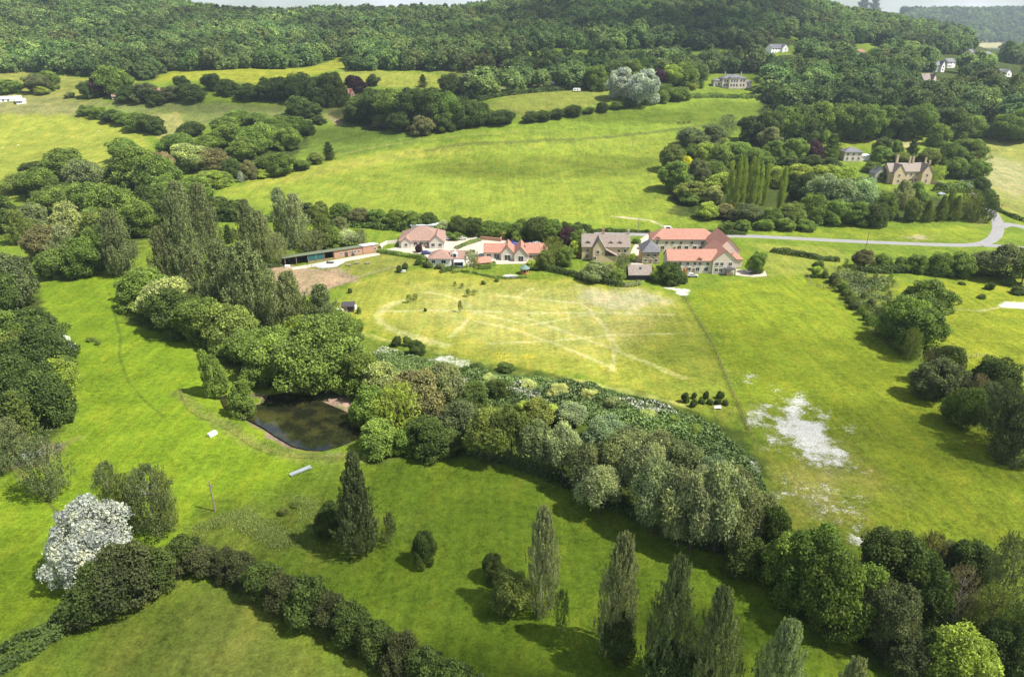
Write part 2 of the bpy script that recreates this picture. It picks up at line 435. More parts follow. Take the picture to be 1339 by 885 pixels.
TONE = {
 'deep': ((.038, .045, .020), 'dark olive'),  # leaf colour of the kind, words
 'dark': ((.042, .063, .018), 'dark green'), 'mid': ((.076, .112, .026), 'mid green'), 'fresh': ((.088, .128, .032), 'fresh green'),
 'olive': ((.090, .112, .032), 'olive green'), 'lime': ((.145, .185, .038), 'yellow-green'), 'grey': ((.098, .116, .058), 'grey-green'),
 'darkgrey': ((.066, .082, .040), 'dark grey-green'), 'silver': ((.155, .180, .104), 'silvery green'), 'paleteal': ((.125, .165, .100), 'pale blue-green'),
 'white': ((.240, .268, .250), 'white-blossomed'), 'bluegrey': ((.30, .34, .31), 'pale silver-grey'), 'purple': ((.034, .017, .026), 'purple-leaved'),
 'brown': ((.088, .088, .043), 'brownish'), 'pink': ((.135, .115, .078), 'pinkish-brown'), 'yellow': ((.42, .42, .03), 'bright yellow'), 'cream': ((.155, .18, .078), 'cream-flowered'),
 'orange': ((.36, .20, .07), 'orange-leaved'), 'brightest': ((.10, .155, .025), 'bright green'),
}
KIND = {'broadleaf': ('broadleaf_tree', 'round-crowned tree', 'tree'), 'spreading': ('broadleaf_tree', 'broad spreading tree', 'tree'), 'tall': ('broadleaf_tree', 'tall oval-crowned tree', 'tree'),
 'willow': ('willow_tree', 'billowing willow', 'tree'), 'poplar': ('poplar_tree', 'slim upright poplar', 'tree'), 'greypoplar': ('poplar_tree', 'tall loose poplar', 'tree'), 'conical': ('poplar_tree', 'broad conical poplar', 'tree'),
 'lombardy': ('lombardy_poplar', 'narrow columnar poplar', 'tree'), 'birch': ('birch_tree', 'airy thin-leaved tree', 'tree'), 'bare': ('birch_tree', 'half-bare twiggy tree', 'tree'),
 'conifer': ('conifer_tree', 'dark tiered conifer', 'tree'), 'shrub': ('shrub', 'rounded shrub', 'shrub'), 'sapling': ('sapling', 'thin young sapling', 'sapling')}
ORD = 'first second third fourth fifth sixth seventh eighth ninth tenth eleventh twelfth thirteenth fourteenth fifteenth sixteenth seventeenth eighteenth nineteenth twentieth'.split()
def ordinal(i):
    if i < 20: return ORD[i]
    t, u = divmod(i + 1, 10)
    tens = {2: 'twenty', 3: 'thirty', 4: 'forty', 5: 'fifty', 6: 'sixty'}[t]
    return (tens + '-' + ORD[u - 1]) if u else tens[:-1] + 'ieth'

def put_tree(p, w, h, kind, tone, label, group=None, parts=True):
    name, _, cat = KIND[kind]
    cr, tr = random.choice(PROTO[kind])
    root = empty(name, p, random.uniform(0, 6.28)); root.rotation_euler.x = random.uniform(-.035, .035); root.rotation_euler.y = random.uniform(-.035, .035)
    tag(root, label, cat, group)
    c = TONE[tone][0]; k = random.uniform(.86, 1.16) * LEAF_K * (.62 if c[0] > .24 else 1)
    o = link(bpy.data.objects.new(cr.name.split('.')[0], cr), root); o.scale = (w, w, h); o.color = (c[0] * k * random.uniform(.95, 1.06), c[1] * k, c[2] * k * (.82 if c[0] < .24 else 1), 1)
    o2 = link(bpy.data.objects.new(tr.name.split('.')[0], tr), root); o2.scale = (w if w < h else h, w if w < h else h, h)
    return root

N_TREES = 0
def clump(where, group, rows, shift=(0, 0)):
    """rows: (px, base, top, width, kind, tone[, own label]); numbered left to right as the photograph shows them"""
    global N_TREES
    rows = sorted(rows, key=lambda r: r[0]); n = len(rows)
    for i, r in enumerate(rows):
        px, base, top, wd, kind, tone = r[:6]
        p = at(px, base); dep = depth_of(p); w = wd * dep / F; h = height_to(p, top)
        if kind in ('broadleaf', 'spreading'): w *= 1.08
        h = max(h, .5 * w if kind != 'shrub' else .35 * w)
        lab = r[6] if len(r) > 6 else f"{TONE[tone][1]} {KIND[kind][1]}, {ordinal(i)} from left in {where}"
        if n == 1 and len(r) < 7: lab = f"{TONE[tone][1]} {KIND[kind][1]} in {where}"
        put_tree(p - Vector((0, 0, .1)), w, h, kind, tone, lab, group); N_TREES += 1

def fill(poly_px, spacing, kinds, tones, hrange, wratio=(.85, 1.15), seed=1, edge=None):
    """individual trees on the ground inside a region: returns clump rows"""
    r = random.Random(seed); poly = W(poly_px); rows = []
    xs = [p[0] for p in poly]; ys = [p[1] for p in poly]
    y = min(ys); k = 0
    while y < max(ys) + spacing:
        x = min(xs) + (k % 2) * spacing / 2
        while x < max(xs) + spacing:
            qx, qy = x + r.uniform(-.3, .3) * spacing, y + r.uniform(-.3, .3) * spacing
            if bool(inside(qx, qy, poly)):
                z = float(Z(qx, qy)); h = r.uniform(*hrange); w = h * r.uniform(*wratio)
                px, b = proj(qx, qy, z); _, t = proj(qx, qy, z + h)
                dep = depth_of((qx, qy, z))
                rows.append((px, b, t, w * F / dep, r.choice(kinds), r.choice(tones)))
            x += spacing
        y += spacing * .87; k += 1
    return rows

def along(pts_px, step, kinds, tones, hrange, wratio=(.9, 1.2), seed=1, jit=.25):
    r = random.Random(seed); pts = [Vector((*p, 0)) for p in W(pts_px)]; rows = []
    for a, b in zip(pts[:-1], pts[1:]):
        Ls = (b - a).length; n = max(1, round(Ls / step))
        for i in range(n):
            q = a + (b - a) * ((i + .5 + r.uniform(-.2, .2)) / n); q += Vector((r.uniform(-jit, jit), r.uniform(-jit, jit), 0)) * step
            z = float(Z(q.x, q.y)); h = r.uniform(*hrange); w = h * r.uniform(*wratio)
            px, bs = proj(q.x, q.y, z); _, t = proj(q.x, q.y, z + h)
            rows.append((px, bs, t, w * F / depth_of((q.x, q.y, z)), r.choice(kinds), r.choice(tones)))
    return rows

def hedge(pts_px, width, height, tone, label, dens=16, size=.30, lump=.25, cat='hedge', group=None, name='hedge'):
    """one hedge: leaf clumps over a lumpy bank that follows the ground"""
    pts = np.array(W(pts_px)); seg = np.hypot(*np.diff(pts, axis=0).T); cum = np.concatenate([[0], np.cumsum(seg)])
    Lh = cum[-1]; hs = np.interp(np.linspace(0, 1, 60), np.linspace(0, 1, len(height)), height) if hasattr(height, '__len__') else np.full(60, height)
    hm = float(hs.mean())
    n = int(Lh * (width + 2 * hm) * dens)
    n = min(n, 60000)
    s = rng.uniform(0, Lh, n)
    cx = np.interp(s, cum, pts[:, 0]); cy = np.interp(s, cum, pts[:, 1])
    tx = np.interp(np.minimum(s + .5, Lh), cum, pts[:, 0]) - np.interp(np.maximum(s - .5, 0), cum, pts[:, 0]); ty = np.interp(np.minimum(s + .5, Lh), cum, pts[:, 1]) - np.interp(np.maximum(s - .5, 0), cum, pts[:, 1])
    tl = np.hypot(tx, ty); nx, ny = -ty / tl, tx / tl
    ph = rng.uniform(0, 6, 4)
    lm = 1 + lump * (np.sin(s / 1.7 + ph[0]) * .5 + np.sin(s / 4.1 + ph[1]) * .7 + np.sin(s / .9 + ph[2]) * .3)
    lm2 = 1 + lump * .7 * (np.sin(s / 2.3 + ph[3]) + .5 * np.sin(s / .8))
    a = rng.uniform(0, math.pi, n); e = .55
    ca, sa = np.cos(a), np.sin(a)
    rr = rng.uniform(.82, 1.06, n)
    u = np.sign(ca) * np.abs(ca) ** e * width / 2 * lm2 * rr; v = np.abs(sa) ** e * np.interp(s / Lh, np.linspace(0, 1, 60), hs) * lm * rr
    endt = np.minimum(s, Lh - s); v *= smooth(-.2, hm * .5, endt) * .6 + .4
    X = cx + nx * u; Y = cy + ny * u
    P = np.stack([X, Y, Z(X, Y) + v - .05], 1)
    nr = unit(np.stack([nx * ca, ny * ca, sa + .2], 1) * .9 + rdir(n) * .75)
    tn = np.clip(.5 + .25 * np.sin(s / 2.6 + ph[1]) + rng.normal(0, .2, n), 0, 1)
    org = Vector((float(pts[:, 0].mean()), float(pts[:, 1].mean()), 0)); org.z = float(Z(org.x, org.y))
    me = leaves(name, P - np.array(org), nr, size, tn)
    o = link(bpy.data.objects.new(name, me)); o.location = org
    c = TONE[tone][0]; o.color = (*[q * LEAF_K for q in c], 1)
    return tag(o, label, cat, group)
# ------------------------------------------------------------------ ground sheet
ys = np.concatenate([np.linspace(12, 62, 24)[:-1], np.linspace(62, 350, 640)[:-1], np.linspace(350, 1260, 300)[:-1], np.geomspace(1260, 5900, 90)])
ts = np.concatenate([np.linspace(-2.2, -1.15, 60)[:-1], np.linspace(-1.15, 1.15, 860)[:-1], np.linspace(1.15, 2.2, 60)])
TT, YY = np.meshgrid(ts, ys); XX = TT * (YY + 6)
VX, VY = XX.ravel(), YY.ravel()
VZ = Z(VX, VY)
rgbv = np.tile(np.array([.150, .205, .030]), (len(VX), 1)); tall = np.full(len(VX), .35); chalk = np.zeros(len(VX)); butter = np.zeros(len(VX))
def warp(x, y): return 1.6 * (np.sin(x / 3.1 + y / 5.3) + .6 * np.sin(x / 1.3 - y / 1.9) + .5 * np.sin(y / .9 + x / 2.2))
def mask_poly(px_pts, soft):
    poly = W(px_pts); a = np.array(poly); lo = a.min(0) - soft * 3 - 4; hi = a.max(0) + soft * 3 + 4
    m = np.where((VX > lo[0]) & (VX < hi[0]) & (VY > lo[1]) & (VY < hi[1]))[0]
    d = sdist(VX[m], VY[m], poly) + warp(VX[m], VY[m]) * min(soft * .35, 1.2)
    return m, smooth(-soft, soft, d)
def paint(px_pts, rgb, soft=2.0, k=1.0, t=None):
    m, w = mask_poly(px_pts, soft); w = w * k
    rgbv[m] = rgbv[m] * (1 - w[:, None]) + np.array(rgb) * w[:, None]
    if t is not None: tall[m] = tall[m] * (1 - w) + t * w
def stroke(px_pts, width, rgb, k=1.0, t=None, wob=.25):
    poly = W(px_pts); a = np.array(poly); lo = a.min(0) - width * 3; hi = a.max(0) + width * 3
    m = np.where((VX > lo[0]) & (VX < hi[0]) & (VY > lo[1]) & (VY < hi[1]))[0]
    d = seg_dist(VX[m], VY[m], poly, False) + warp(VX[m] * 1.3, VY[m]) * wob * width * .5
    w = (1 - smooth(width * .35, width * 1.05, d)) * k
    rgbv[m] = rgbv[m] * (1 - w[:, None]) + np.array(rgb) * w[:, None]
    if t is not None: tall[m] = tall[m] * (1 - w) + t * w
def spots(px_pts, arr, soft=4, k=1.0):
    m, w = mask_poly(px_pts, soft); arr[m] = np.maximum(arr[m], w * k)

BIG = 300
# hill and far fields
far = VY > 1500
rgbv[far] = (.06, .09, .035)
ff = far & (np.sin(VX / 210 + 1) * np.sin(VY / 170) > .72); rgbv[ff] = (.36, .33, .14)
paint([(-300, 300), (-300, 125), (0, 132), (105, 140), (195, 175), (200, 225), (60, 245), (-300, 330)], (.250, .272, .055), 4)       # left hill field
paint([(-300, 150), (-300, 118), (60, 120), (150, 135), (110, 150), (0, 150)], (.20, .19, .08), 5, .8)                          # its dry top
paint([(-200, 112), (-200, 82), (30, 88), (120, 105), (115, 128), (30, 125)], (.22, .225, .06), 5)                              # upper left field
paint([(110, 128), (120, 104), (170, 108), (185, 130)], (.17, .18, .07), 5)
paint([(100, 132), (300, 136), (420, 140), (440, 160), (300, 165), (180, 150)], (.16, .185, .07), 6)
paint([(195, 150), (230, 148), (245, 165), (235, 185), (205, 180)], (.26, .25, .075), 3)                                        # strip left of diagonal hedge
paint([(195, 108), (230, 92), (390, 90), (455, 72), (455, 88), (400, 100), (330, 112)], (.245, .255, .035), 4)                   # sunny wood-edge field
paint([(430, 112), (450, 92), (640, 98), (640, 112), (470, 112)], (.22, .235, .05), 4)
paint([(700, 75), (700, 64), (1000, 62), (1000, 70), (830, 75)], (.15, .21, .04), 4)
paint([(560, 95), (640, 84), (780, 88), (760, 98), (640, 100)], (.18, .21, .05), 4)
paint([(600, 110), (680, 103), (800, 107), (830, 112), (760, 116), (640, 120)], (.25, .23, .11), 4, .8)                          # track strip
paint([(632, 140), (660, 125), (720, 119), (790, 119), (810, 130), (760, 140), (680, 153)], (.185, .205, .05), 3)               # small field above
paint([(640, 165), (760, 145), (890, 128), (995, 125), (1000, 150), (930, 165), (780, 178), (640, 182)], (.175, .235, .036), 5)  # upper slope
paint([(390, 180), (430, 160), (480, 165), (560, 180), (520, 195), (430, 205), (390, 205)], (.125, .175, .035), 6)              # hollow
paint([(430, 150), (450, 133), (465, 150), (440, 165)], (.30, .22, .11), 4)
paint([(270, 255), (380, 222), (480, 200), (640, 180), (880, 172), (900, 200), (880, 230), (900, 290), (700, 300), (520, 285), (400, 275), (280, 270)], (.200, .246, .040), 6)
paint([(330, 238), (420, 214), (520, 196), (600, 190), (600, 198), (520, 210), (400, 235), (300, 252)], (.27, .27, .06), 6, .8)  # bleached brow
stroke([(560, 197), (600, 189), (680, 186), (760, 182), (880, 170), (990, 158)], 3.4, (.12, .145, .045), .85, .9)
stroke([(400, 212), (470, 196), (540, 184), (620, 176), (720, 172)], 2.0, (.25, .25, .08), .6)
stroke([(600, 200), (700, 192), (800, 186), (880, 182)], 1.2, (.24, .25, .07), .5)
stroke([(800, 283), (850, 288), (870, 297)], 1.3, (.42, .36, .22), .8)
paint([(1095, 195), (1100, 177), (1200, 176), (1215, 190), (1190, 196)], (.20, .24, .035), 3)
paint([(1140, 182), (1180, 177), (1205, 188), (1190, 195)], (.36, .33, .16), 3, .7)
paint([(1275, 300), (1268, 215), (1285, 183), (1700, 183), (1700, 290), (1345, 290), (1310, 275)], (.250, .255, .075), 4)
paint([(1275, 235), (1285, 200), (1339, 215), (1400, 240), (1330, 260)], (.34, .31, .14), 8, .55)
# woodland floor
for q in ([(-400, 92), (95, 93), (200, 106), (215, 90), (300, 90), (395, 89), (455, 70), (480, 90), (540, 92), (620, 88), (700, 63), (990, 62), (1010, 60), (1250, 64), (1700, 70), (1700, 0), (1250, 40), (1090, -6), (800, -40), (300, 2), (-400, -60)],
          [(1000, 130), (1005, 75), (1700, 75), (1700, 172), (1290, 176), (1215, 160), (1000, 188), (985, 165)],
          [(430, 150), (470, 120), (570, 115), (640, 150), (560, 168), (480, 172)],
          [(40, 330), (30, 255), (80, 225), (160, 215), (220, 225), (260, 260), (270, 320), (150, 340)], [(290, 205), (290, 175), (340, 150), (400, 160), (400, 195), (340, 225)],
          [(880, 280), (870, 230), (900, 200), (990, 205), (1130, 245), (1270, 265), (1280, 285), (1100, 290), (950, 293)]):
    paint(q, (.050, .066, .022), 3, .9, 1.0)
# valley meadows
paint([(20, 640), (0, 600), (95, 560), (100, 500), (60, 420), (30, 350), (150, 355), (260, 460), (330, 560), (420, 600), (300, 690), (200, 760), (-200, 900), (-200, 640)], (.150, .215, .018), 4)
paint([(180, 345), (190, 300), (330, 290), (350, 345)], (.16, .215, .03), 4)
paint([(200, 720), (300, 680), (480, 600), (620, 590), (760, 670), (1000, 760), (1200, 900), (1200, 1000), (620, 1000), (480, 830), (260, 740)], (.118, .172, .019), 5, 1, .55)
paint([(60, 1000), (120, 850), (240, 752), (350, 790), (470, 860), (520, 900), (600, 1000)], (.128, .162, .030), 3, 1, .35)
paint([(140, 1000), (200, 880), (250, 800), (330, 830), (420, 900), (460, 1000)], (.175, .180, .055), 9, .55)
paint([(455, 378), (500, 352), (560, 352), (700, 365), (830, 375), (893, 385), (930, 450), (975, 560), (900, 535), (760, 495), (640, 478), (520, 448), (470, 432), (440, 400)], (.255, .262, .050), 3, 1, .3)
paint([(540, 375), (700, 372), (850, 382), (900, 430), (800, 460), (650, 450), (540, 420)], (.33, .315, .085), 14, .75)
paint([(750, 395), (770, 378), (830, 380), (870, 392), (850, 402), (790, 405)], (.40, .36, .19), 5, .6)
paint([(860, 440), (900, 410), (920, 440), (950, 500), (975, 555), (900, 530), (830, 505)], (.17, .205, .034), 10, .8)
paint([(895, 385), (1000, 360), (1085, 362), (1150, 440), (1200, 480), (1260, 540), (1500, 760), (1400, 800), (1150, 720), (1020, 690), (985, 560), (935, 450)], (.190, .232, .024), 4, 1, .55)
paint([(1150, 370), (1300, 362), (1500, 365), (1500, 560), (1339, 520), (1240, 470), (1170, 420)], (.215, .245, .026), 4)
paint([(1000, 640), (1040, 560), (1110, 580), (1150, 640), (1100, 690), (1020, 690)], (.215, .185, .075), 10, .6)
paint([(1000, 335), (985, 318), (1100, 325), (1110, 342), (1060, 360), (985, 362)], (.21, .235, .05), 3)
paint([(970, 306), (1280, 296), (1290, 316), (1200, 314), (1100, 310)], (.185, .23, .03), 3)
paint([(1185, 312), (1195, 306), (1220, 308), (1215, 314)], (.42, .35, .19), 2.5, .6)
paint([(420, 350), (495, 328), (560, 343), (520, 352), (468, 366)], (.205, .215, .055), 2, 1, .3)
paint([(346, 344), (372, 346), (400, 349), (440, 352), (466, 366), (440, 376), (415, 386), (352, 388)], (.30, .220, .110), 2, 1, .1)
paint([(355, 352), (400, 352), (455, 366), (410, 368)], (.345, .250, .120), 5, .7)
# mown paths across the sunny meadow
for ln, w in (([(497, 407), (560, 406), (650, 408), (720, 409), (790, 409), (880, 412)], 1.3), ([(674, 411), (740, 434), (800, 456), (850, 476), (893, 494)], 1.3), ([(560, 382), (589, 388), (612, 399), (620, 408), (606, 425), (588, 441)], 1.2),
              ([(619, 419), (677, 432), (740, 455), (799, 480)], 1.1), ([(677, 388), (694, 378)], 1.0), ([(525, 393), (503, 401), (495, 410), (497, 421), (520, 435), (585, 452)], 2.4), ([(650, 386), (700, 391), (760, 397), (775, 408)], 1.1), ([(760, 397), (790, 425), (805, 455), (800, 485)], 1.1),
              ([(620, 408), (690, 425), (760, 413), (800, 409)], .9), ([(640, 449), (700, 447), (800, 438), (900, 436)], .9), ([(470, 436), (560, 458), (660, 484), (780, 503), (900, 532)], 1.6)):
    stroke(ln, w * .95, (.45, .42, .17), .5, .1)
stroke([(893, 386), (912, 418), (932, 452), (950, 495), (963, 525), (978, 562)], .45, (.08, .11, .03), .6, 1)
stroke([(140, 372), (152, 420), (158, 440), (156, 465), (168, 500), (190, 525), (215, 545)], .45, (.075, .12, .015), .7)
stroke([(20, 610), (75, 670), (110, 700)], .5, (.10, .10, .04), .7)
stroke([(1230, 402), (1280, 407), (1310, 401)], 1.0, (.36, .33, .14), .7)
paint([(1300, 401), (1318, 396), (1360, 395), (1360, 404), (1320, 403)], (.74, .70, .62), 1.2)
# rough wet margin along the pond and the fence
stroke([(237, 513), (262, 540), (300, 560), (340, 585), (380, 597), (440, 600), (520, 596)], 2.6, (.17, .20, .05), .8, .9)
m = np.where((VX > POND_BOX[0]) & (VX < POND_BOX[1]) & (VY > POND_BOX[2]) & (VY < POND_BOX[3]))[0]
d = sdist(VX[m], VY[m], POND) + warp(VX[m], VY[m]) * .5
w = smooth(-1.6, -.3, d); rgbv[m] = rgbv[m] * (1 - w[:, None]) + np.array((.20, .15, .085)) * w[:, None]; tall[m] *= 1 - w
paint([(425, 525), (440, 513), (475, 522), (476, 540), (450, 532)], (.36, .24, .15), 1.2)
paint([(340, 518), (400, 500), (440, 512), (400, 517)], (.13, .09, .06), 2)
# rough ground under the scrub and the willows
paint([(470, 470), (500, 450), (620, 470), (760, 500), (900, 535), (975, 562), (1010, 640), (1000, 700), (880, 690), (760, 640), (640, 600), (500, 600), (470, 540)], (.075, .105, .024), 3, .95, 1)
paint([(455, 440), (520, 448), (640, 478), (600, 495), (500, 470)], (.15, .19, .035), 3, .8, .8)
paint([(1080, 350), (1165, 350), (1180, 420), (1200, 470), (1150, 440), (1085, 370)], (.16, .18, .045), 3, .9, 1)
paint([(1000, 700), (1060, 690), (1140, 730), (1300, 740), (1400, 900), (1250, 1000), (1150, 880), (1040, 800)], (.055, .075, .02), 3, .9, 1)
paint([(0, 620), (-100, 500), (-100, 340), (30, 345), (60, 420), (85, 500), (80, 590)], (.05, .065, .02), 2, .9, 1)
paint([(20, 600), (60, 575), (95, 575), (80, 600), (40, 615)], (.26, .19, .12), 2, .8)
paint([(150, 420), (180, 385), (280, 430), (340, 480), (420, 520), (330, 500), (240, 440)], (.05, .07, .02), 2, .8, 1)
paint([(225, 740), (235, 690), (300, 660), (430, 650), (520, 690), (420, 740), (330, 740)], (.135, .165, .035), 6, .7, 1)
# chalk-white flowers and bare white patches
spots([(1006, 524), (1022, 518), (1045, 524), (1065, 541), (1090, 556), (1102, 582), (1085, 606), (1062, 606), (1040, 588), (1020, 560)], chalk, 5)
spots([(950, 492), (968, 488), (978, 498), (958, 502)], chalk, 4, .9)
spots([(965, 545), (1000, 520), (1015, 560), (1035, 595), (1000, 590)], chalk, 7, .70)
spots([(1000, 505), (1060, 515), (1130, 560), (1150, 690), (1060, 700), (1010, 620)], chalk, 10, .45)
spots([(1100, 700), (1130, 697), (1140, 712), (1110, 716)], chalk, 3, .62)
spots([(1005, 640), (1025, 645), (1030, 662), (1010, 660)], chalk, 2, .75)
spots([(862, 374), (880, 374), (905, 384), (897, 390), (875, 381)], chalk, 2.5, 1.0)
spots([(555, 472), (590, 462), (640, 480), (625, 500), (600, 520), (590, 505)], chalk, 5, .66)
spots([(600, 380), (760, 400), (860, 470), (700, 480), (600, 440)], butter, 12, 1.0)

green = smooth(-.10, .06, (rgbv[:, 1] - rgbv[:, 0]) / rgbv[:, 1]); rgbv[:, 2] *= 1 - .40 * green
nI, nJ = len(ys), len(ts)
idx = np.arange(nI * nJ).reshape(nI, nJ)
Fq = np.stack([idx[:-1, :-1], idx[:-1, 1:], idx[1:, 1:], idx[1:, :-1]], -1).reshape(-1, 4)
gm, nt = new_mat('meadow_ground')
tc = N(nt, 'ShaderNodeTexCoord'); co = tc.outputs['Object']
fc = N(nt, 'ShaderNodeAttribute'); fc.attribute_name = 'field'
tl = N(nt, 'ShaderNodeAttribute'); tl.attribute_name = 'tall'
ck = N(nt, 'ShaderNodeAttribute'); ck.attribute_name = 'chalk'
bt = N(nt, 'ShaderNodeAttribute'); bt.attribute_name = 'butter'
n1 = noise(nt, co, .018, 4, .6); n2 = noise(nt, co, .11, 5, .62); n3 = noise(nt, co, .75, 5, .68); n4 = noise(nt, co, .30, 3, .6, (1, .28, 1, .5)); n5 = noise(nt, co, 2.6, 3, .6); n6 = noise(nt, co, .55, 2, .5, (1, .05, 1, .95))
v = mathn(nt, 'ADD', mathn(nt, 'ADD', mathn(nt, 'MULTIPLY', n1, .40), mathn(nt, 'MULTIPLY', n2, .60)), mathn(nt, 'ADD', mathn(nt, 'MULTIPLY', n3, .85), mathn(nt, 'ADD', mathn(nt, 'MULTIPLY', n5, .80), mathn(nt, 'MULTIPLY', n6, .35))))   # mean 1.32
val = maprange(nt, v, 1.175, 1.835, .44, 1.52)
fr_ = N(nt, 'ShaderNodeVectorMath'); fr_.operation = 'MULTIPLY'; L(nt, fc.outputs['Color'], fr_.inputs[0]); fr_.inputs[1].default_value = (.79, .85, 1.0)
sc = N(nt, 'ShaderNodeVectorMath'); sc.operation = 'SCALE'; L(nt, fr_.outputs[0], sc.inputs[0]); L(nt, val, sc.inputs['Scale'])
hue = N(nt, 'ShaderNodeVectorMath'); hue.operation = 'MULTIPLY'; L(nt, sc.outputs[0], hue.inputs[0]); hue.inputs[1].default_value = (1.28, 1.06, 1.12)
c = mixc(nt, maprange(nt, mathn(nt, 'ADD', mathn(nt, 'MULTIPLY', n2, .5), mathn(nt, 'MULTIPLY', n4, .5)), .46, .66), sc.outputs[0], hue.outputs[0])
dk = N(nt, 'ShaderNodeVectorMath'); dk.operation = 'MULTIPLY'; L(nt, c, dk.inputs[0]); dk.inputs[1].default_value = (.50, .62, .60)
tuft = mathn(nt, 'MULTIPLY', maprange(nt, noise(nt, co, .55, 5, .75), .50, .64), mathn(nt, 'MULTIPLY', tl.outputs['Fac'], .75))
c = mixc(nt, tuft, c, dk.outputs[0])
by = mathn(nt, 'MULTIPLY', mathn(nt, 'MULTIPLY', maprange(nt, noise(nt, co, .09, 4, .6), .58, .70), maprange(nt, n5, .42, .6)), mathn(nt, 'MULTIPLY', bt.outputs['Fac'], .75))
c = mixc(nt, by, c, (.62, .46, .02))
cn = mathn(nt, 'ADD', mathn(nt, 'ADD', mathn(nt, 'MULTIPLY', noise(nt, co, .16, 6, .75), .40), mathn(nt, 'MULTIPLY', noise(nt, co, .9, 4, .7), .32)), mathn(nt, 'MULTIPLY', noise(nt, co, 3.0, 3, .7), .28))
cm = maprange(nt, mathn(nt, 'ADD', cn, mathn(nt, 'MULTIPLY', ck.outputs['Fac'], .255)), .625, .745)
cm = mathn(nt, 'MULTIPLY', cm, maprange(nt, ck.outputs['Fac'], .02, .12))
c = mixc(nt, cm, c, mixc(nt, maprange(nt, n5, .35, .65), (.42, .42, .36), (.70, .69, .63)))
p = N(nt, 'ShaderNodeBsdfPrincipled'); L(nt, c, p.inputs['Base Color']); p.inputs['Roughness'].default_value = .9; p.inputs['Specular IOR Level'].default_value = .06
hb = mathn(nt, 'ADD', mathn(nt, 'MULTIPLY', n3, .8), mathn(nt, 'MULTIPLY', n5, .35))
bn = N(nt, 'ShaderNodeBump'); bn.inputs['Distance'].default_value = .8; L(nt, maprange(nt, tl.outputs['Fac'], 0, 1, .3, 1.0), bn.inputs['Strength']); L(nt, hb, bn.inputs['Height']); L(nt, bn.outputs[0], p.inputs['Normal'])
out(nt, p.outputs[0])
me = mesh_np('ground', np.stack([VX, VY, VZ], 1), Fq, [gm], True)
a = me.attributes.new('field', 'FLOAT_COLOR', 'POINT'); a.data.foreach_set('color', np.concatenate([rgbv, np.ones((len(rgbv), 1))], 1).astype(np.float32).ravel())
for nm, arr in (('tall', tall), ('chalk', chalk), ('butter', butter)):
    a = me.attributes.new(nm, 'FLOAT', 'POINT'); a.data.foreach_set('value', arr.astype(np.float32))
tag(link(bpy.data.objects.new('ground', me)), kind='structure')

# ------------------------------------------------------------------ sheets laid on the ground
def sheet(name, px_pts, mat, dz=.06, res=2.0):
    poly = W(px_pts); a = np.array(poly); lo, hi = a.min(0), a.max(0)
    bm = bmesh.new(); vs = [bm.verts.new((x, y, 0)) for x, y in poly]
    f = bm.faces.new(vs); bmesh.ops.triangulate(bm, faces=[f])
    for _ in range(5):
        es = [e for e in bm.edges if e.calc_length() > res * 2]
        if not es or len(bm.verts) > 6000: break
        bmesh.ops.subdivide_edges(bm, edges=es, cuts=1); bmesh.ops.triangulate(bm, faces=bm.faces)
    c = np.array([v.co[:] for v in bm.verts]); z = Z(c[:, 0], c[:, 1])
    for v, q in zip(bm.verts, z): v.co.z = q + dz
    bmesh.ops.recalc_face_normals(bm, faces=bm.faces)
    me = bpy.data.meshes.new(name); bm.to_mesh(me); bm.free(); me.materials.append(mat)
    return tag(link(bpy.data.objects.new(name, me)), kind='structure')
def strip(name, px_pts, width, mat, dz=.08):
    pts = [Vector((*p, 0)) for p in W(px_pts)]; fine = []
    for a, b in zip(pts[:-1], pts[1:]):
        n = max(1, int((b - a).length / 2.5)); fine += [a.lerp(b, i / n) for i in range(n)]
    fine.append(pts[-1])
    for _ in range(6): fine = [fine[0]] + [(fine[i - 1] + fine[i] * 2 + fine[i + 1]) / 4 for i in range(1, len(fine) - 1)] + [fine[-1]]
    mb = MB(); rows = []
    for i, p in enumerate(fine):
        d = (fine[min(i + 1, len(fine) - 1)] - fine[max(i - 1, 0)]).normalized(); nn = Vector((-d.y, d.x, 0))
        r = []
        zc = float(Z(p.x, p.y))
        for s, dd in ((-.5, -.02), (-.47, dz), (0, dz + .04), (.47, dz), (.5, -.02)):
            q = p + nn * s * width; r.append((q.x, q.y, max(float(Z(q.x, q.y)), zc - .3) + dd))
        rows.append(r)
    vs = [v for r in rows for v in r]; fs = [(i * 5 + j, i * 5 + j + 1, (i + 1) * 5 + j + 1, (i + 1) * 5 + j) for i in range(len(rows) - 1) for j in range(4)]
    mb.add(vs, fs); o = mb.build(name, mat); return tag(o, kind='structure')
strip('road', [(700, 300), (785, 305.5), (860, 307), (985, 309), (1100, 315), (1180, 318.5), (1240, 320.6), (1275, 321), (1292, 317), (1302, 309), (1306, 298), (1304, 288), (1298, 278), (1280, 258), (1262, 235), (1252, 218)], 5.0, M['asphalt'])
strip('road', [(1307, 297), (1318, 291), (1339, 297), (1420, 320)], 5.0, M['asphalt'], .10)
strip('road', [(1283, 320.5), (1310, 322), (1345, 325), (1450, 333)], 5.0, M['asphalt'], .11)
strip('driveway', [(852, 308), (838, 318), (833, 328), (829, 342), (834, 348)], 5.0, M['gravel'], .10)
sheet('car_park', [(500, 327), (522, 323), (580, 316), (600, 310), (632, 307), (668, 308), (700, 311), (712, 322), (706, 341), (688, 345), (640, 346), (612, 350), (604, 338), (582, 331), (560, 337), (500, 331)], M['gravel'])
sheet('yard', [(405, 347), (425, 342), (450, 340), (451, 343), (440, 349), (420, 351)], M['concrete'])
sheet('yard', [(380, 350), (437, 340), (474, 333.5), (496, 330.5), (497, 333.5), (474, 338), (440, 344.5), (384, 353)], M['gravel'], .045)
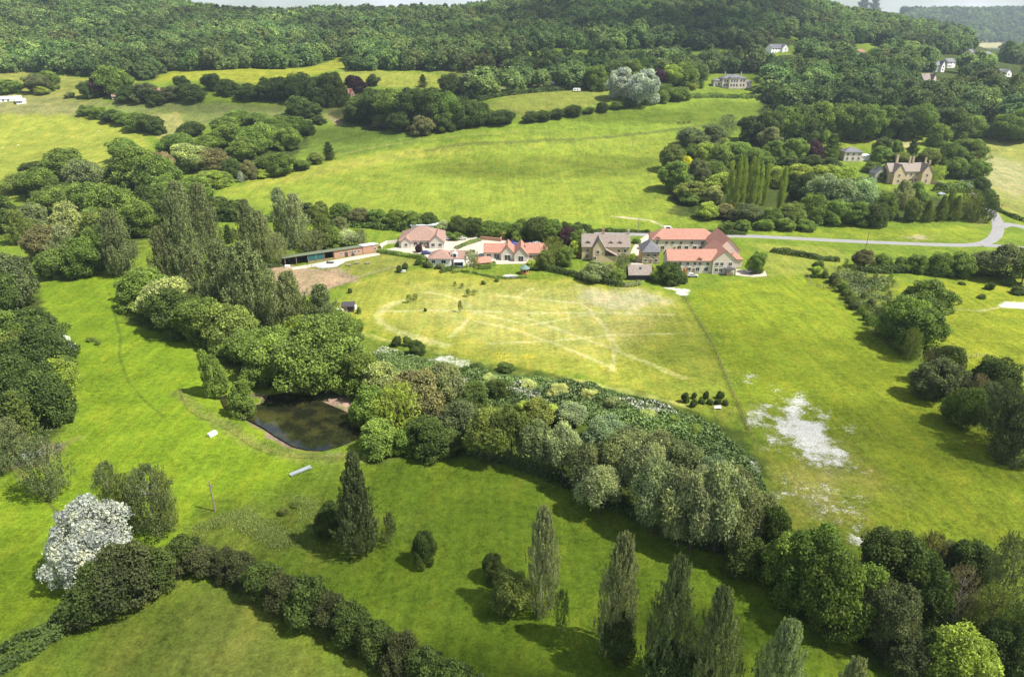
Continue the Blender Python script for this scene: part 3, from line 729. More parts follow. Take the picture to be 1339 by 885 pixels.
sheet('patio', [(655, 362), (660, 359.5), (668, 358.8), (677, 360), (679, 362.5), (672, 364.5), (663, 364.5)], M['concrete'])
sheet('terrace', [(962, 360), (962, 352), (1000, 354), (1003, 361), (985, 362.5)], M['gravel'])
# pond water
wm, nt = new_mat('pond_water')
tc = N(nt, 'ShaderNodeTexCoord'); p = N(nt, 'ShaderNodeBsdfPrincipled')
f = noise(nt, tc.outputs['Object'], .16, 5, .6)
c = mixc(nt, maprange(nt, f, .46, .62), (.012, .014, .007), (.044, .043, .012)); L(nt, c, p.inputs['Base Color'])
p.inputs['Roughness'].default_value = .05; p.inputs['Specular IOR Level'].default_value = 1.0
bn = N(nt, 'ShaderNodeBump'); bn.inputs['Strength'].default_value = .06; bn.inputs['Distance'].default_value = .05; L(nt, noise(nt, tc.outputs['Object'], 2.5, 3, .6), bn.inputs['Height']); L(nt, bn.outputs[0], p.inputs['Normal'])
out(nt, p.outputs[0])
pc = np.array(POND).mean(0); bm = bmesh.new()
vs = [bm.verts.new((x + (x - pc[0]) * .06, y + (y - pc[1]) * .06, -.62)) for x, y in POND]; bm.faces.new(vs); bmesh.ops.triangulate(bm, faces=bm.faces); bmesh.ops.recalc_face_normals(bm, faces=bm.faces)
for fc_ in bm.faces:
    if fc_.normal.z < 0: fc_.normal_flip()
me = bpy.data.meshes.new('pond'); bm.to_mesh(me); bm.free(); me.materials.append(wm)
tag(link(bpy.data.objects.new('pond', me)), kind='structure')
# ------------------------------------------------------------------ buildings
def wall_block(root, b, mat, name='wall'):
    x0, x1, y0, y1, e, r, ax, kind = b
    mb = MB(); mb.box(x0, x1, y0, y1, -1.0, e - .01)
    if kind == 'gable':
        q = r - .05
        if ax == 'x':
            ym = (y0 + y1) / 2; mb.loft([[(x, y0, e - .05), (x, y1, e - .05), (x, ym, q)] for x in (x0, x1)])
        else:
            xm = (x0 + x1) / 2; mb.loft([[(x0, y, e - .05), (x1, y, e - .05), (xm, y, q)] for y in (y0, y1)])
    return mb.build(name, mat, root)
def roof_block(root, b, mat, o=.4, th=.18, name='roof'):
    x0, x1, y0, y1, e, r, ax, kind = b; mb = MB()
    if kind == 'gable':
        if ax == 'x':
            m = (y0 + y1) / 2; s = (r - e) / (m - y0) * o
            sec = [(y0 - o, e - s), (m, r), (y1 + o, e - s), (y1 + o, e - s + th), (m, r + th), (y0 - o, e - s + th)]
            mb.loft([[(x, y, z) for y, z in sec] for x in (x0 - .25, x1 + .25)])
        else:
            m = (x0 + x1) / 2; s = (r - e) / (m - x0) * o
            sec = [(x0 - o, e - s), (m, r), (x1 + o, e - s), (x1 + o, e - s + th), (m, r + th), (x0 - o, e - s + th)]
            mb.loft([[(x, y, z) for x, z in sec] for y in (y0 - .25, y1 + .25)])
    elif kind == 'hip':
        X0, X1, Y0, Y1 = x0 - o, x1 + o, y0 - o, y1 + o
        if ax == 'x':
            k = min((Y1 - Y0) / 2, (X1 - X0) / 2 - .05); rd = [(X0 + k, (Y0 + Y1) / 2, r), (X1 - k, (Y0 + Y1) / 2, r)]
            fs = [(4, 5, 6, 7), (4, 7, 9, 8, ), (7, 6, 9), (6, 5, 8, 9), (5, 4, 8)]
            fs = [(0, 1, 5, 4), (1, 2, 6, 5), (2, 3, 7, 6), (3, 0, 4, 7), (3, 2, 1, 0), (4, 5, 9, 8), (5, 6, 9), (6, 7, 8, 9), (7, 4, 8)]
        else:
            k = min((X1 - X0) / 2, (Y1 - Y0) / 2 - .05); rd = [((X0 + X1) / 2, Y0 + k, r), ((X0 + X1) / 2, Y1 - k, r)]
            fs = [(0, 1, 5, 4), (1, 2, 6, 5), (2, 3, 7, 6), (3, 0, 4, 7), (3, 2, 1, 0), (4, 5, 8), (5, 6, 9, 8), (6, 7, 9), (7, 4, 8, 9)]
        mb.add([(X0, Y0, e), (X1, Y0, e), (X1, Y1, e), (X0, Y1, e), (X0, Y0, e + th), (X1, Y0, e + th), (X1, Y1, e + th), (X0, Y1, e + th)] + rd, fs)
    elif kind == 'flat':
        mb.add([(x0 - o, y0 - o, e), (x1 + o, y0 - o, e), (x1 + o, y1 + o, r), (x0 - o, y1 + o, r), (x0 - o, y0 - o, e + th), (x1 + o, y0 - o, e + th), (x1 + o, y1 + o, r + th), (x0 - o, y1 + o, r + th)],
               [(3, 2, 1, 0), (4, 5, 6, 7), (0, 1, 5, 4), (1, 2, 6, 5), (2, 3, 7, 6), (3, 0, 4, 7)])
    return mb.build(name, mat, root)
def opening(root, face, u, z, w, h, plane, name='window', fm=None, pm=None):
    fr = MB(); t = .09; d0, d1 = -.02, .07
    def bx(mb, u0, u1, z0, z1, a, b):
        if face == 'S': mb.box(u0, u1, plane - b, plane - a, z0, z1)
        elif face == 'N': mb.box(u0, u1, plane + a, plane + b, z0, z1)
        elif face == 'E': mb.box(plane + a, plane + b, u0, u1, z0, z1)
        else: mb.box(plane - b, plane - a, u0, u1, z0, z1)
    bx(fr, u - w / 2 - t, u + w / 2 + t, z + h, z + h + t, d0, d1); bx(fr, u - w / 2 - t, u + w / 2 + t, z - t, z, d0, d1 + .06)
    bx(fr, u - w / 2 - t, u - w / 2, z, z + h, d0, d1); bx(fr, u + w / 2, u + w / 2 + t, z, z + h, d0, d1)
    if w > .8 and name == 'window': bx(fr, u - .03, u + .03, z, z + h, d0, d1 - .01)
    f = fr.build(name, fm or M['frame'], root)
    p = MB(); bx(p, u - w / 2, u + w / 2, z, z + h, -.02, .02); p.build('pane' if name == 'window' else 'panel', pm or M['glass'], f)
    return f
def chimney(roof, x, y, z0, z1, w=.9, d=.7, mat=None, pots=2):
    mb = MB(); mb.box(x - w / 2, x + w / 2, y - d / 2, y + d / 2, z0, z1); mb.box(x - w / 2 - .08, x + w / 2 + .08, y - d / 2 - .08, y + d / 2 + .08, z1, z1 + .15)
    for i in range(pots):
        px = x + (i - (pots - 1) / 2) * .4; mb.tube([(px, y, z1 + .14), (px, y, z1 + .55)], [.13, .10], 6)
    return mb.build('chimney', mat or M['old_stone'], roof)
def dormer(roof, x, y, z, w=1.5, h=1.3, depth=2.4, wm='stone', rm='stone_tile'):
    mb = MB(); mb.box(x - w / 2, x + w / 2, y, y + depth, z - .3, z + h - .35)
    mb.loft([[(x - w / 2, q, z + h - .35), (x + w / 2, q, z + h - .35), (x, q, z + h + .15)] for q in (y, y + depth)])
    o = mb.build('dormer', M[wm], roof)
    r = MB(); r.loft([[(x - w / 2 - .2, q, z + h - .48), (x, q, z + h + .17), (x + w / 2 + .2, q, z + h - .48), (x + w / 2 + .2, q, z + h - .38), (x, q, z + h + .28), (x - w / 2 - .2, q, z + h - .38)] for q in (y - .2, y + depth)])
    r.build('dormer_roof', M[rm], roof)
    g = MB(); g.box(x - w * .32, x + w * .32, y - .03, y + .05, z + .02, z + h - .42); g.build('dormer_window', M['glass'], roof)
    return o
def building(name, label, p, yaw, blocks, wall='cream', roof='red_tile', wins=(), doors=(), cat='house', group=None):
    root = empty(name, p, yaw); tag(root, label, cat, group); roofs = []
    for i, b in enumerate(blocks):
        wm = M[b[8]] if len(b) > 8 and b[8] else M[wall]; rm = M[b[9]] if len(b) > 9 and b[9] else M[roof]
        wall_block(root, b[:8], wm); roofs.append(roof_block(root, b[:8], rm))
    for w in wins: opening(root, *w)
    for d in doors: opening(root, *d, 'door', M['frame'], M['timber'])
    return root, roofs
def face_yaw(a, b):
    A, B = at(*a), at(*b); return A, math.atan2(B.y - A.y, B.x - A.x), (B - A).length

# long rear terrace
A, yw, Ln = face_yaw((852, 328.5), (936, 329))
wn = [('S', x, 3.0, 1.1, 1.2, 0) for x in (2, 6, 8.5, 12, 16.5, 21, 24)] + [('S', x, .8, 1.5, 1.5, 0) for x in (4.5, 11.5, 14.5, 18, 23.5)] + [('E', y, 3.0, 1.1, 1.2, Ln) for y in (3, 6)]
r0, rf = building('terrace_house', 'long two-storey cream terrace with a red hipped roof, standing behind the red-roofed front wing', A, yw, [(0, Ln, 0, 9, 5.0, 8.7, 'x', 'hip')], wins=wn, doors=[('S', x, 0, 1.0, 2.0, 0) for x in (2.4, 9.5, 20.5)])
for x in (2.2, Ln - 3): dormer(rf[0], x, -.12, 4.4, 2.0, 1.7, 3.5, 'cream', 'red_tile')
# front wing with the stepped gables
A, yw, Ln = face_yaw((872, 357.2), (931, 358.8)); yw = 0.0
gx = Ln
wn = [('S', x, 3.1, 1.1, 1.2, 0) for x in (1.5, 4.6, 7.6, 10.3, 12.3, 15.2)] + [('S', x, .8, 1.4, 1.5, 0) for x in (4.8, 8.2, 11.6, 14.8)] + \
     [('S', gx + x, 3.2, 1.2, 1.3, -.9) for x in (1.5, 3.4, 6.6)] + [('S', gx + x, .8, 1.2, 1.4, -.9) for x in (1.5, 3.2)] + [('E', y, 3.2, 1.1, 1.2, gx + 8.8) for y in (2, 6)] + [('E', y, 3.2, 1.2, 1.2, gx + 14.2) for y in (16, 20, 25)]
root, rf = building('terrace_house', 'cream L-shaped terrace with red tiled roofs and stepped gables at its right end', A, yw,
    [(0, gx + 2, 0, 8, 5.1, 8.2, 'x', 'gable'), (gx, gx + 8.8, -.9, 15, 5.4, 9.2, 'y', 'gable'), (gx + 4.9, gx + 14.2, 13, 30, 5.4, 10.0, 'y', 'gable'), (gx + 9, gx + 14, 8, 13, 3.0, 5.2, 'y', 'hip')],
    wins=wn, doors=[('S', x, 0, 1.0, 2.0, 0) for x in (2.8, 10.0)])
dormer(rf[0], 12.0, -.12, 4.6, 1.6, 1.4, 3, 'cream', 'red_tile')
mb = MB(); mb.box(gx + 4.2, gx + 8.2, -3.2, -.92, 2.3, 2.45)
for x in (gx + 4.4, gx + 8.0): mb.box(x - .08, x + .08, -3.1, -2.94, -.5, 2.3)
mb.build('porch', M['dark_wood'], root)
mb = MB(); mb.box(gx + 5.0, gx + 7.4, -3.0, -2.9, 0, 1.1); mb.build('balustrade', M['timber'], root)
# old farmhouse
A, yw, Ln = face_yaw((760.5, 339.5), (822.5, 338.5)); yw = -.04; Ln = 19.2
wn = [('S', x, 3.1, 1.0, 1.3, 0) for x in (2.2, 11.0, 14.8, 17.3)] + [('S', x, .8, 1.0, 1.4, 0) for x in (2.2, 15.0)] + [('S', 6.2, 3.3, 1.1, 1.4, -3), ('S', 5.0, .8, 1.1, 1.4, -3), ('E', 4, 3.2, 1, 1.3, Ln), ('E', 5, 1, 1, 1.3, Ln)]
root, rf = building('farmhouse', 'large honey-stone farmhouse with grey-brown roofs, dormers and a gabled cross wing', A, yw,
    [(0, Ln, 0, 8.5, 5.6, 9.6, 'x', 'gable'), (4.2, 9.0, -3.0, 4.2, 5.6, 9.3, 'y', 'gable')], 'stone', 'stone_tile', wn, [('S', 12.6, 0, 1.0, 2.1, 0)])
b = MB(); b.box(9.02, 13.5, -3.0, -.02, -.5, 2.4); b.build('lean_to', M['stone'], root)
b = MB(); b.add([(8.9, -3.4, 5.2), (8.9, 0, 5.2), (14.4, 0, 2.2), (14.4, -3.4, 2.2), (8.9, -3.4, 5.4), (8.9, 0, 5.4), (14.4, 0, 2.4), (14.4, -3.4, 2.4)], [(3, 2, 1, 0), (4, 5, 6, 7), (0, 1, 5, 4), (1, 2, 6, 5), (2, 3, 7, 6), (3, 0, 4, 7)]); b.build('lean_to_roof', M['stone_tile'], root)
dormer(rf[0], 2.4, .9, 5.9, 1.7, 1.5, 3); dormer(rf[0], 11.6, .9, 5.9, 1.5, 1.5, 3); dormer(rf[0], 15.2, .9, 5.9, 1.5, 1.5, 3)
chimney(rf[0], 8.6, 4.3, 8.6, 11.4, mat=M['brick']); chimney(rf[0], 18.7, 4.3, 8.6, 11.2); chimney(rf[0], .5, 4.3, 8.6, 11.0, .5, .6, pots=1)
# cottage
A, yw, Ln = face_yaw((839.5, 345), (861, 345)); yw = -.03
building('stone_cottage', 'small grey stone cottage with a slate hipped roof, between the farmhouse and the terraces', A, yw, [(0, 6.6, 0, 10, 4.7, 8.4, 'y', 'hip')], 'old_stone', 'slate',
    [('S', x, 2.9, 1.0, 1.1, 0) for x in (2.2, 4.8)] + [('S', 1.3, .8, 1.0, 1.2, 0), ('S', 5.4, .8, 1.0, 1.2, 0), ('E', 3, 2.9, 1, 1.1, 6.6), ('E', 7, 2.9, 1, 1.1, 6.6), ('E', 5, .8, 1.2, 1.2, 6.6)], [('S', 3.2, 0, 1.0, 2.0, 0)])
# garage
A, yw, Ln = face_yaw((822, 366.5), (851, 366.5)); yw = 0
root, rf = building('garage', 'dark timber garage with a brown pitched roof and small skylight, below the cottage', A, yw, [(0, 8.4, 0, 6.2, 2.3, 5.0, 'x', 'gable')], 'dark_wood', 'stone_tile', [], [], 'garage')
mb = MB(); mb.add([(4.0, 1.45, 3.75), (4.8, 1.45, 3.75), (4.8, 2.15, 4.38), (4.0, 2.15, 4.38), (4.0, 1.4, 3.85), (4.8, 1.4, 3.85), (4.8, 2.1, 4.48), (4.0, 2.1, 4.48)], [(3, 2, 1, 0), (4, 5, 6, 7), (0, 1, 5, 4), (1, 2, 6, 5), (2, 3, 7, 6), (3, 0, 4, 7)]); mb.build('skylight', M['glass'], rf[0])
opening(root, 'S', 4.2, 0, 5.2, 2.0, 0, 'garage_door', M['dark_wood'], M['dark_wood'])
# bungalow
A, yw, Ln = face_yaw((560.5, 347.5), (589, 349)); yw = -.05
root, rf = building('bungalow', 'white bungalow with a brown hipped roof and a glazed side porch', A, yw, [(0, 8.8, 0, 9, 2.8, 5.6, 'y', 'hip'), (8.3, 14.5, 1.5, 8.5, 2.7, 4.9, 'x', 'gable')], 'white', 'brown_tile',
    [('S', 2, 1, 1.3, 1.2, 0), ('S', 6, 1, 1.7, 1.3, 0), ('S', 13, 1, 1.0, 1.2, 1.5)], [('S', 9.4, 0, 1.0, 2.0, 1.5)])
dormer(rf[1], 10.2, 1.9, 3.0, 1.8, 1.7, 2.5, 'white', 'metal_roof')
mb = MB(); mb.box(10.2, 14.0, -1.6, 1.48, -.3, 2.3); mb.build('porch', M['white'], root)
mb = MB(); mb.box(10.5, 13.7, -1.66, -1.6, .8, 2.0); mb.build('porch_window', M['glass'], root)
# hall
A, yw, Ln = face_yaw((522, 323.5), (581, 322.5)); yw = .03
building('hall', 'low wide hall under a big red-brown hipped roof, beside the car park', A, yw, [(0, 19, 0, 16, 2.8, 7.2, 'x', 'hip'), (13.2, 19.5, -2.5, 9, 2.8, 5.6, 'y', 'gable'), (1.0, 5.5, -1.5, 6, 2.7, 4.6, 'y', 'gable')], 'cladding', 'brown_tile',
    [('S', x, .9, 1.4, 1.3, 0) for x in (7, 9.5, 12)] + [('S', x, .9, 1.4, 1.4, -2.5) for x in (14.8, 17.8)] + [('S', 3.2, .9, 1.2, 1.2, -1.5)], [('S', 11, 0, 1.2, 2.0, 0)], 'hall')
A, yw, Ln = face_yaw((538, 305), (571, 306.5))
root, rf = building('shed', 'long low white shed with a pale flat metal roof, behind the hipped hall', A, 0, [(0, 12, 0, 6, 3.6, 4.1, 'x', 'flat')], 'white', 'metal_roof', [('S', x, 1.2, 1.0, 1.0, 0) for x in (2, 5, 8)], [('S', 10.2, 0, 1.4, 2.2, 0)], 'shed')
# barn range
A, yw, Ln = face_yaw((632.5, 341.5), (678, 346)); yw = -.02
building('barn', 'converted barn range with pink-red tiled roofs and two pale gables facing the lawn', A, yw,
    [(0, 9, 2.5, 10, 3.0, 5.6, 'x', 'gable'), (7.0, 12.2, .6, 11, 3.2, 6.0, 'y', 'gable'), (12.3, 17.6, -1.0, 10, 3.2, 6.2, 'y', 'gable'), (17, 25.5, 1.5, 9.5, 3.2, 6.0, 'x', 'gable')], 'cladding', 'red_tile',
    [('S', 2, .9, 1.6, 1.3, 2.5), ('S', 5.2, .3, 2.2, 2.0, 2.5), ('S', 9.6, .2, 2.4, 2.2, .6), ('S', 15, .2, 2.0, 2.2, -1.0)] + [('S', x, .9, 1.2, 1.2, 1.5) for x in (19, 21.5, 24)], [('S', 20.2, 0, 1.1, 2.1, 1.5)], 'barn')
A, yw, Ln = face_yaw((622.5, 350), (642, 346))
building('shed', 'small open shed with a bright red tiled roof, beside the clipped hedge and barn', A, yw * .6, [(0, 6.2, 0, 4, 1.9, 3.4, 'x', 'gable')], 'brick', 'red_tile', [], [('S', 3, 0, 1.6, 1.7, 0)], 'shed')
# gazebo
p = at(686, 357.5); root = empty('gazebo', p); tag(root, 'round orange timber summerhouse with a green conical roof on the lawn', 'summerhouse')
def ngon(r, z, n=8): return [(r * math.cos(6.2832 * (k + .5) / n), r * math.sin(6.2832 * (k + .5) / n), z) for k in range(n)]
mb = MB(); mb.loft([ngon(1.7, -.3), ngon(1.7, 2.1)]); mb.build('wall', M['orange_timber'], root)
mb = MB(); mb.loft([ngon(2.15, 2.02), ngon(2.15, 2.12), ngon(.12, 3.5), ngon(.1, 3.7)]); mb.build('roof', simple('green_shingle', (.13, .20, .17), .8, .2, 2.0), root)
for k in (4, 5, 6):
    a = 6.2832 * k / 8 + 6.2832 / 8 ; q = Vector((math.cos(a), math.sin(a), 0)) * 1.6; t = Vector((-q.y, q.x, 0)).normalized() * .4
    mb = MB(); mb.loft([[q * 1.0 - t, q * 1.0 + t, q * 1.02 + t, q * 1.02 - t], [(v + Vector((0, 0, .9))) for v in (q * 1.0 - t, q * 1.0 + t, q * 1.02 + t, q * 1.02 - t)]]); o = mb.build('window', M['glass'], root); o.location.z = .9
# stable block
A, yw, Ln = face_yaw((373, 348.5), (494, 329.5)); s = Ln / 42
root = empty('stable_block', A, yw); tag(root, 'long stable block, open bays and teal sheeting at one end, brick at the other', 'stables')
def shed_roof(x0, x1, mat, z=3.4): roof_block(root, (x0, x1, 0, 5.2, z, z - .75, 'x', 'flat'), mat, .45, .14)
mb = MB(); mb.box(0, 21.8 * s, 5.0, 5.15, -1, 2.7); mb.box(0, .15, 0, 5.0, -1, 2.7); mb.box(10 * s, 10 * s + .12, .3, 5.0, -1, 2.7); mb.build('back_wall', M['dark_wood'], root)
mb = MB(); mb.box(21.8 * s, 35 * s, 0, 5.1, -1, 2.62); mb.box(21.8 * s, 35 * s, 0, .3, 2.6, 3.35); mb.build('wall', M['brick'], root)
mb = MB(); mb.box(35 * s + .02, 42 * s, -.2, 5.2, -1, 2.75); mb.box(35 * s + .02, 42 * s, -.2, .15, 2.7, 3.55); mb.build('wall', M['brick'], root)
mb = MB(); mb.box(10.2 * s, 17 * s, .02, .12, .75, 3.2); mb.build('sheeting', M['teal'], root)
mb = MB(); mb.box(10.2 * s, 21.5 * s, .05, .2, -.5, .72); mb.build('low_wall', M['timber'], root)
for x in (.2, 5, 10, 13.5, 17.2, 21.6):
    mb = MB(); mb.box(x * s - .1, x * s + .1, -.1, .12, -1, 3.35); mb.build('post', M['timber'], root)
shed_roof(-.2, 35 * s, M['green_roof']); shed_roof(35 * s + .5, 42 * s, M['metal_roof'], 3.6)
for x in (25, 29.2, 31.2, 33): opening(root, 'S', x * s, 1.3, 1.0, 1.0, 0)
for x in (27.2, 30.2): opening(root, 'S', x * s, 0, 1.2, 2.1, 0, 'door', M['timber'], M['dark_wood'])
opening(root, 'S', 40.6 * s, 1.4, 1.0, 1.0, -.2)
tag(MB().box(-.9, .9, -.5, .5, -.2, .9).box(-.95, .95, -.55, .55, .9, 1.0).build('feed_bin', M['white']), 'small pale bin at the open end of the stables', 'bin').location = at(376, 350)
tag(MB().box(-1.3, 1.3, -.8, .8, 0, .35).box(-1.3, 1.3, -.8, -.7, .35, .7).box(-1.3, -1.2, -.8, .8, .35, .7).build('trailer_bed', M['dark_wood']), 'dark low trailer bed parked on the concrete apron', 'trailer').location = at(432, 344)
# sheds by the trees
A = at(448, 408.5); building('shed', 'black timber field shed with a low roof, beside the grey poplars', A, .12, [(0, 3.6, 0, 3.0, 1.9, 2.3, 'x', 'flat')], 'dark_wood', 'dark_wood', [], [('S', 1.0, 0, .9, 1.6, 0)], 'shed')
mb = MB(); mb.box(-1, 1, -.6, .6, -.2, 1.15); mb.box(-1.05, 1.05, -.65, .65, 1.15, 1.22); mb.tube([(.4, 0, 1.2), (.4, 0, 1.4)], .25)
o = mb.build('water_tank', M['white'], None, .08); o.location = at(445, 409); tag(o, 'white water tank in front of the black field shed', 'tank')
mb = MB(); mb.box(-.7, .7, -.7, .7, -.2, 1.1); mb.box(-.8, .8, -.8, .8, 1.1, 1.2); o = mb.build('storage_box', M['white'], None, .05); o.location = at(463, 404); tag(o, 'white box on the far side of the black field shed', 'box')
A = at(34, 607); building('shed', 'low pale-roofed hut at the foot of the dark wood', A, .6, [(0, 2.8, 0, 1.5, 1.3, 1.5, 'x', 'flat')], 'grey_timber', 'galv', [], [('S', 1.2, 0, .8, 1.1, 0)], 'shed')
# manor
A, yw, Ln = face_yaw((1160, 240), (1212, 239)); sc_ = Ln / 26
root, rf = building('manor_house', 'old stone manor with tall chimney stacks and steep gables among the trees', A, yw,
    [(0, 26 * sc_, 0, 8, 6.6, 10.4, 'x', 'gable'), (1.5, 7.5, -2.5, 5, 6.6, 10.6, 'y', 'gable'), (19.5 * sc_, 26 * sc_, -3.0, 6, 6.4, 10.6, 'y', 'gable'), (-6, .5, 3, 9, 5.0, 8.0, 'y', 'gable', 'grey_stone', 'slate')], 'stone', 'stone_tile',
    [('S', x, z, 1.1, 1.4, pl) for x, pl in ((4.5, -2.5), (10, 0), (13, 0), (16, 0), (22.7 * sc_, -3.0)) for z in (1.0, 4.0)], [('S', 14.5, 0, 1.2, 2.2, 0)], 'manor house')
chimney(rf[0], 5.5, 4, 9, 14.5, 1.3, .9); chimney(rf[0], 13, 4, 9.5, 13.8, 1.0, .9); chimney(rf[0], 15, 4, 9.5, 13.8, 1.0, .9); chimney(rf[2], 22.7 * sc_, -2.6, 9.5, 12.5, .8, .7, pots=1); chimney(rf[0], 25 * sc_, 4, 9.0, 13.0)
A = at(1103, 211); building('house', 'pale two-storey house with a slate hipped roof behind the manor trees', A, 0, [(0, 11, 0, 9, 5.4, 8.0, 'x', 'hip'), (11, 17, 2, 7, 3, 3.3, 'x', 'flat', 'white', 'metal_roof')], 'cream', 'slate', [('S', x, z, 1.2, 1.4, 0) for x in (2, 5.5, 9) for z in (.9, 3.5)])
# villa on the hill
A = at(934, 114.5); k = depth_of(A) / F
root, rf = building('villa', 'wide white villa with a shallow grey hipped roof above the grazed slope', A, 0, [(10 * k, 41 * k, 0, 13, 7.0, 10.0, 'x', 'hip'), (0, 10 * k, 3, 11, 5.2, 6.8, 'x', 'hip'), (41 * k, 50 * k, 3, 11, 4.2, 5.6, 'x', 'hip'), (18 * k, 31 * k, -2.2, 4, 7.6, 10.2, 'y', 'hip')], 'cream', 'slate',
    [('S', x * k, z, 1.3, 1.8, 0) for x in (13, 16, 34, 38) for z in (1, 4.3)] + [('S', x * k, z, 1.3, 1.8, -2.2) for x in (21, 24.5, 28) for z in (1, 4.4)] + [('S', x * k, 1.2, 1.2, 1.8, 3) for x in (3, 7, 45)], cat='villa')
chimney(rf[0], 15 * k, 6, 8, 11.8); chimney(rf[0], 36 * k, 6, 8, 11.8)
def cottage(px0, px1, base, label, wall='white', roof='slate', storeys=2, kind='gable', wing=True, name='house', depth=8, ridge=3.0):
    A = at(px0, base); k = depth_of(A) / F; w = (px1 - px0) * k; e = 2.8 * storeys
    bl = [(0, w, 0, depth, e, e + ridge, 'x', kind)]
    if wing: bl.append((w * .60, w * .97, -2.0, depth * .55, e, e + ridge * .95, 'y', 'gable'))
    ws = [('S', w * f, 1 + 2.8 * s_, 1.3, 1.3, 0) for f in (.12, .3, .48) for s_ in range(storeys)]
    if wing: ws += [('S', w * .785, 1 + 2.8 * s_, 1.4, 1.3, -2.0) for s_ in range(storeys)]
    return building(name, label, A, random.uniform(.35, .7), bl, wall, roof, ws)
cottage(1008, 1043, 71, 'large white gabled house with a dark roof high on the wooded slope', ridge=3.6, depth=7)
cottage(1119, 1144, 72.5, 'long low white bungalow with red-brown roof high among the woods', roof='red_tile', storeys=1, wing=False)
cottage(1220, 1237, 94, 'small white house with a dark roof beside the clipped green hedge', depth=8, ridge=4)
cottage(1238, 1254, 89, 'white house half hidden by pines above the clipped hedge', wing=False)
cottage(1207, 1228, 109.5, 'stone-roofed cottage in front of the white hillside houses', 'cream', 'stone_tile', 1, ridge=5)
cottage(1297, 1331, 105, 'long white house with several gables near the edge of the wooded hillside', depth=10)
cottage(1269, 1284, 76, 'pale house with a grey roof, highest of the hillside cluster', 'cream')
cottage(1286, 1306, 74, 'white flat-fronted house just under the hilltop trees', wing=False, storeys=1)
cottage(1281, 1296, 167, 'low shed with a rust-red roof at the corner of the pale field', 'brick', 'red_tile', 1, wing=False, name='barn')
cottage(207, 219, 133, 'small brick house with an orange roof among dark trees at the valley lane', 'brick', 'red_tile', wing=False, ridge=4)
cottage(449, 464, 127, 'brick house with pink roof beside a purple tree', 'brick', 'red_tile', 1, wing=True)
cottage(147, 160, 131, 'low grey stone barn on the valley lane', 'grey_stone', 'brown_tile', 1, wing=False, name='barn')
cottage(172, 182, 132, 'smaller stone byre beside the barn on the valley lane', 'grey_stone', 'stone_tile', 1, wing=False, name='barn')
cottage(-6, 24, 135, 'long white-roofed farm shed at the edge of the upper left field', 'white', 'metal_roof', 1, wing=False, name='barn', ridge=1.5)
cottage(22, 33, 137, 'short pale farm shed beside the long white-roofed one', 'white', 'metal_roof', 1, wing=False, name='barn', ridge=1.2)

# ------------------------------------------------------------------ vehicles
def make_car_meshes(van=False):
    Lh, Wd = (2.5, .95) if van else (2.1, .88)
    b = MB(); prof = [(-Lh, .35), (-Lh, .85), (-Lh * .95, .95), (Lh * .55, .92), (Lh * .98, .72), (Lh, .35)]
    b.loft([[(x, y, z) for x, z in prof] for y in (-Wd, Wd)])
    roofz = 1.95 if van else 1.45
    top = [(-Lh * .92, .94), (-Lh * (.90 if van else .7), roofz), (Lh * (.38 if van else .12), roofz), (Lh * .55, .94)]
    b.loft([[(x, y * k, z) for (x, z), k in zip(top, (1, .86, .86, 1))] for y in (-Wd * .97, Wd * .97)])
    body = b.mesh('body', M['paint'], .05)
    g = MB(); zt = roofz - .12
    for s_ in (-1, 1):
        y = s_ * (Wd * .97 - .015); g.loft([[(-Lh * .6, y, 1.0), (Lh * .4, y, 1.0), (Lh * .1, y * .89, zt), (-Lh * .58, y * .89, zt)], [(-Lh * .6, y + s_ * .03, 1.0), (Lh * .4, y + s_ * .03, 1.0), (Lh * .1, y * .89 + s_ * .03, zt), (-Lh * .58, y * .89 + s_ * .03, zt)]])
    g.loft([[(Lh * .54, -Wd * .8, 1.0), (Lh * .54, Wd * .8, 1.0), (Lh * (.40 if van else .16), Wd * .72, zt), (Lh * (.40 if van else .16), -Wd * .72, zt)], [(Lh * .57, -Wd * .8, 1.0), (Lh * .57, Wd * .8, 1.0), (Lh * (.43 if van else .19), Wd * .72, zt), (Lh * (.43 if van else .19), -Wd * .72, zt)]])
    glass = g.mesh('windows', M['glass'])
    w = MB(); w.tube([(0, -.1, 0), (0, .1, 0)], .33, 12); wheel = w.mesh('wheel', M['rubber'])
    return body, glass, wheel, Lh, Wd
CARM = {False: make_car_meshes(), True: make_car_meshes(True)}
def car(px, py, yaw, rgb, label, group=None, van=False):
    body, glass, wheel, Lh, Wd = CARM[van]
    r = empty('parked_van' if van else 'parked_car', at(px, py) + Vector((0, 0, .12)), yaw); tag(r, label, 'van' if van else 'car', group)
    o = link(bpy.data.objects.new('body', body), r); o.color = (*rgb, 1)
    link(bpy.data.objects.new('windows', glass), r)
    for x in (-.62, .62):
        for y in (-.93, .93):
            q = link(bpy.data.objects.new('wheel', wheel), r); q.location = (x * Lh, y * Wd, .33)
g = 'cars in the hall car park'
for i, (x, y, c, t) in enumerate(((586.5, 314, (.50, .50, .52), 'silver car nearest the hall in the row of parked cars'), (590.5, 312.2, (.10, .015, .03), 'dark maroon car second from the hall in the parked row'), (594.5, 310.8, (.30, .02, .03), 'red car third from the hall in the parked row'), (598, 309.4, (.14, .02, .05), 'plum-red car farthest from the hall in the parked row'))):
    car(x, y, .35, c, t, g)
car(557.5, 332.5, .15, (.03, .05, .16), 'dark blue car on the drive in front of the hall')
for x, y, c, t in ((669, 322.5, (.03, .06, .35), 'bright blue car nearest the barn roof'), (672.5, 320.3, (.02, .04, .22), 'navy car in the middle of three blue cars'), (676, 318.2, (.03, .09, .45), 'vivid blue car farthest from the barn roof')): car(x, y, .4, c, t, 'blue cars behind the barn')
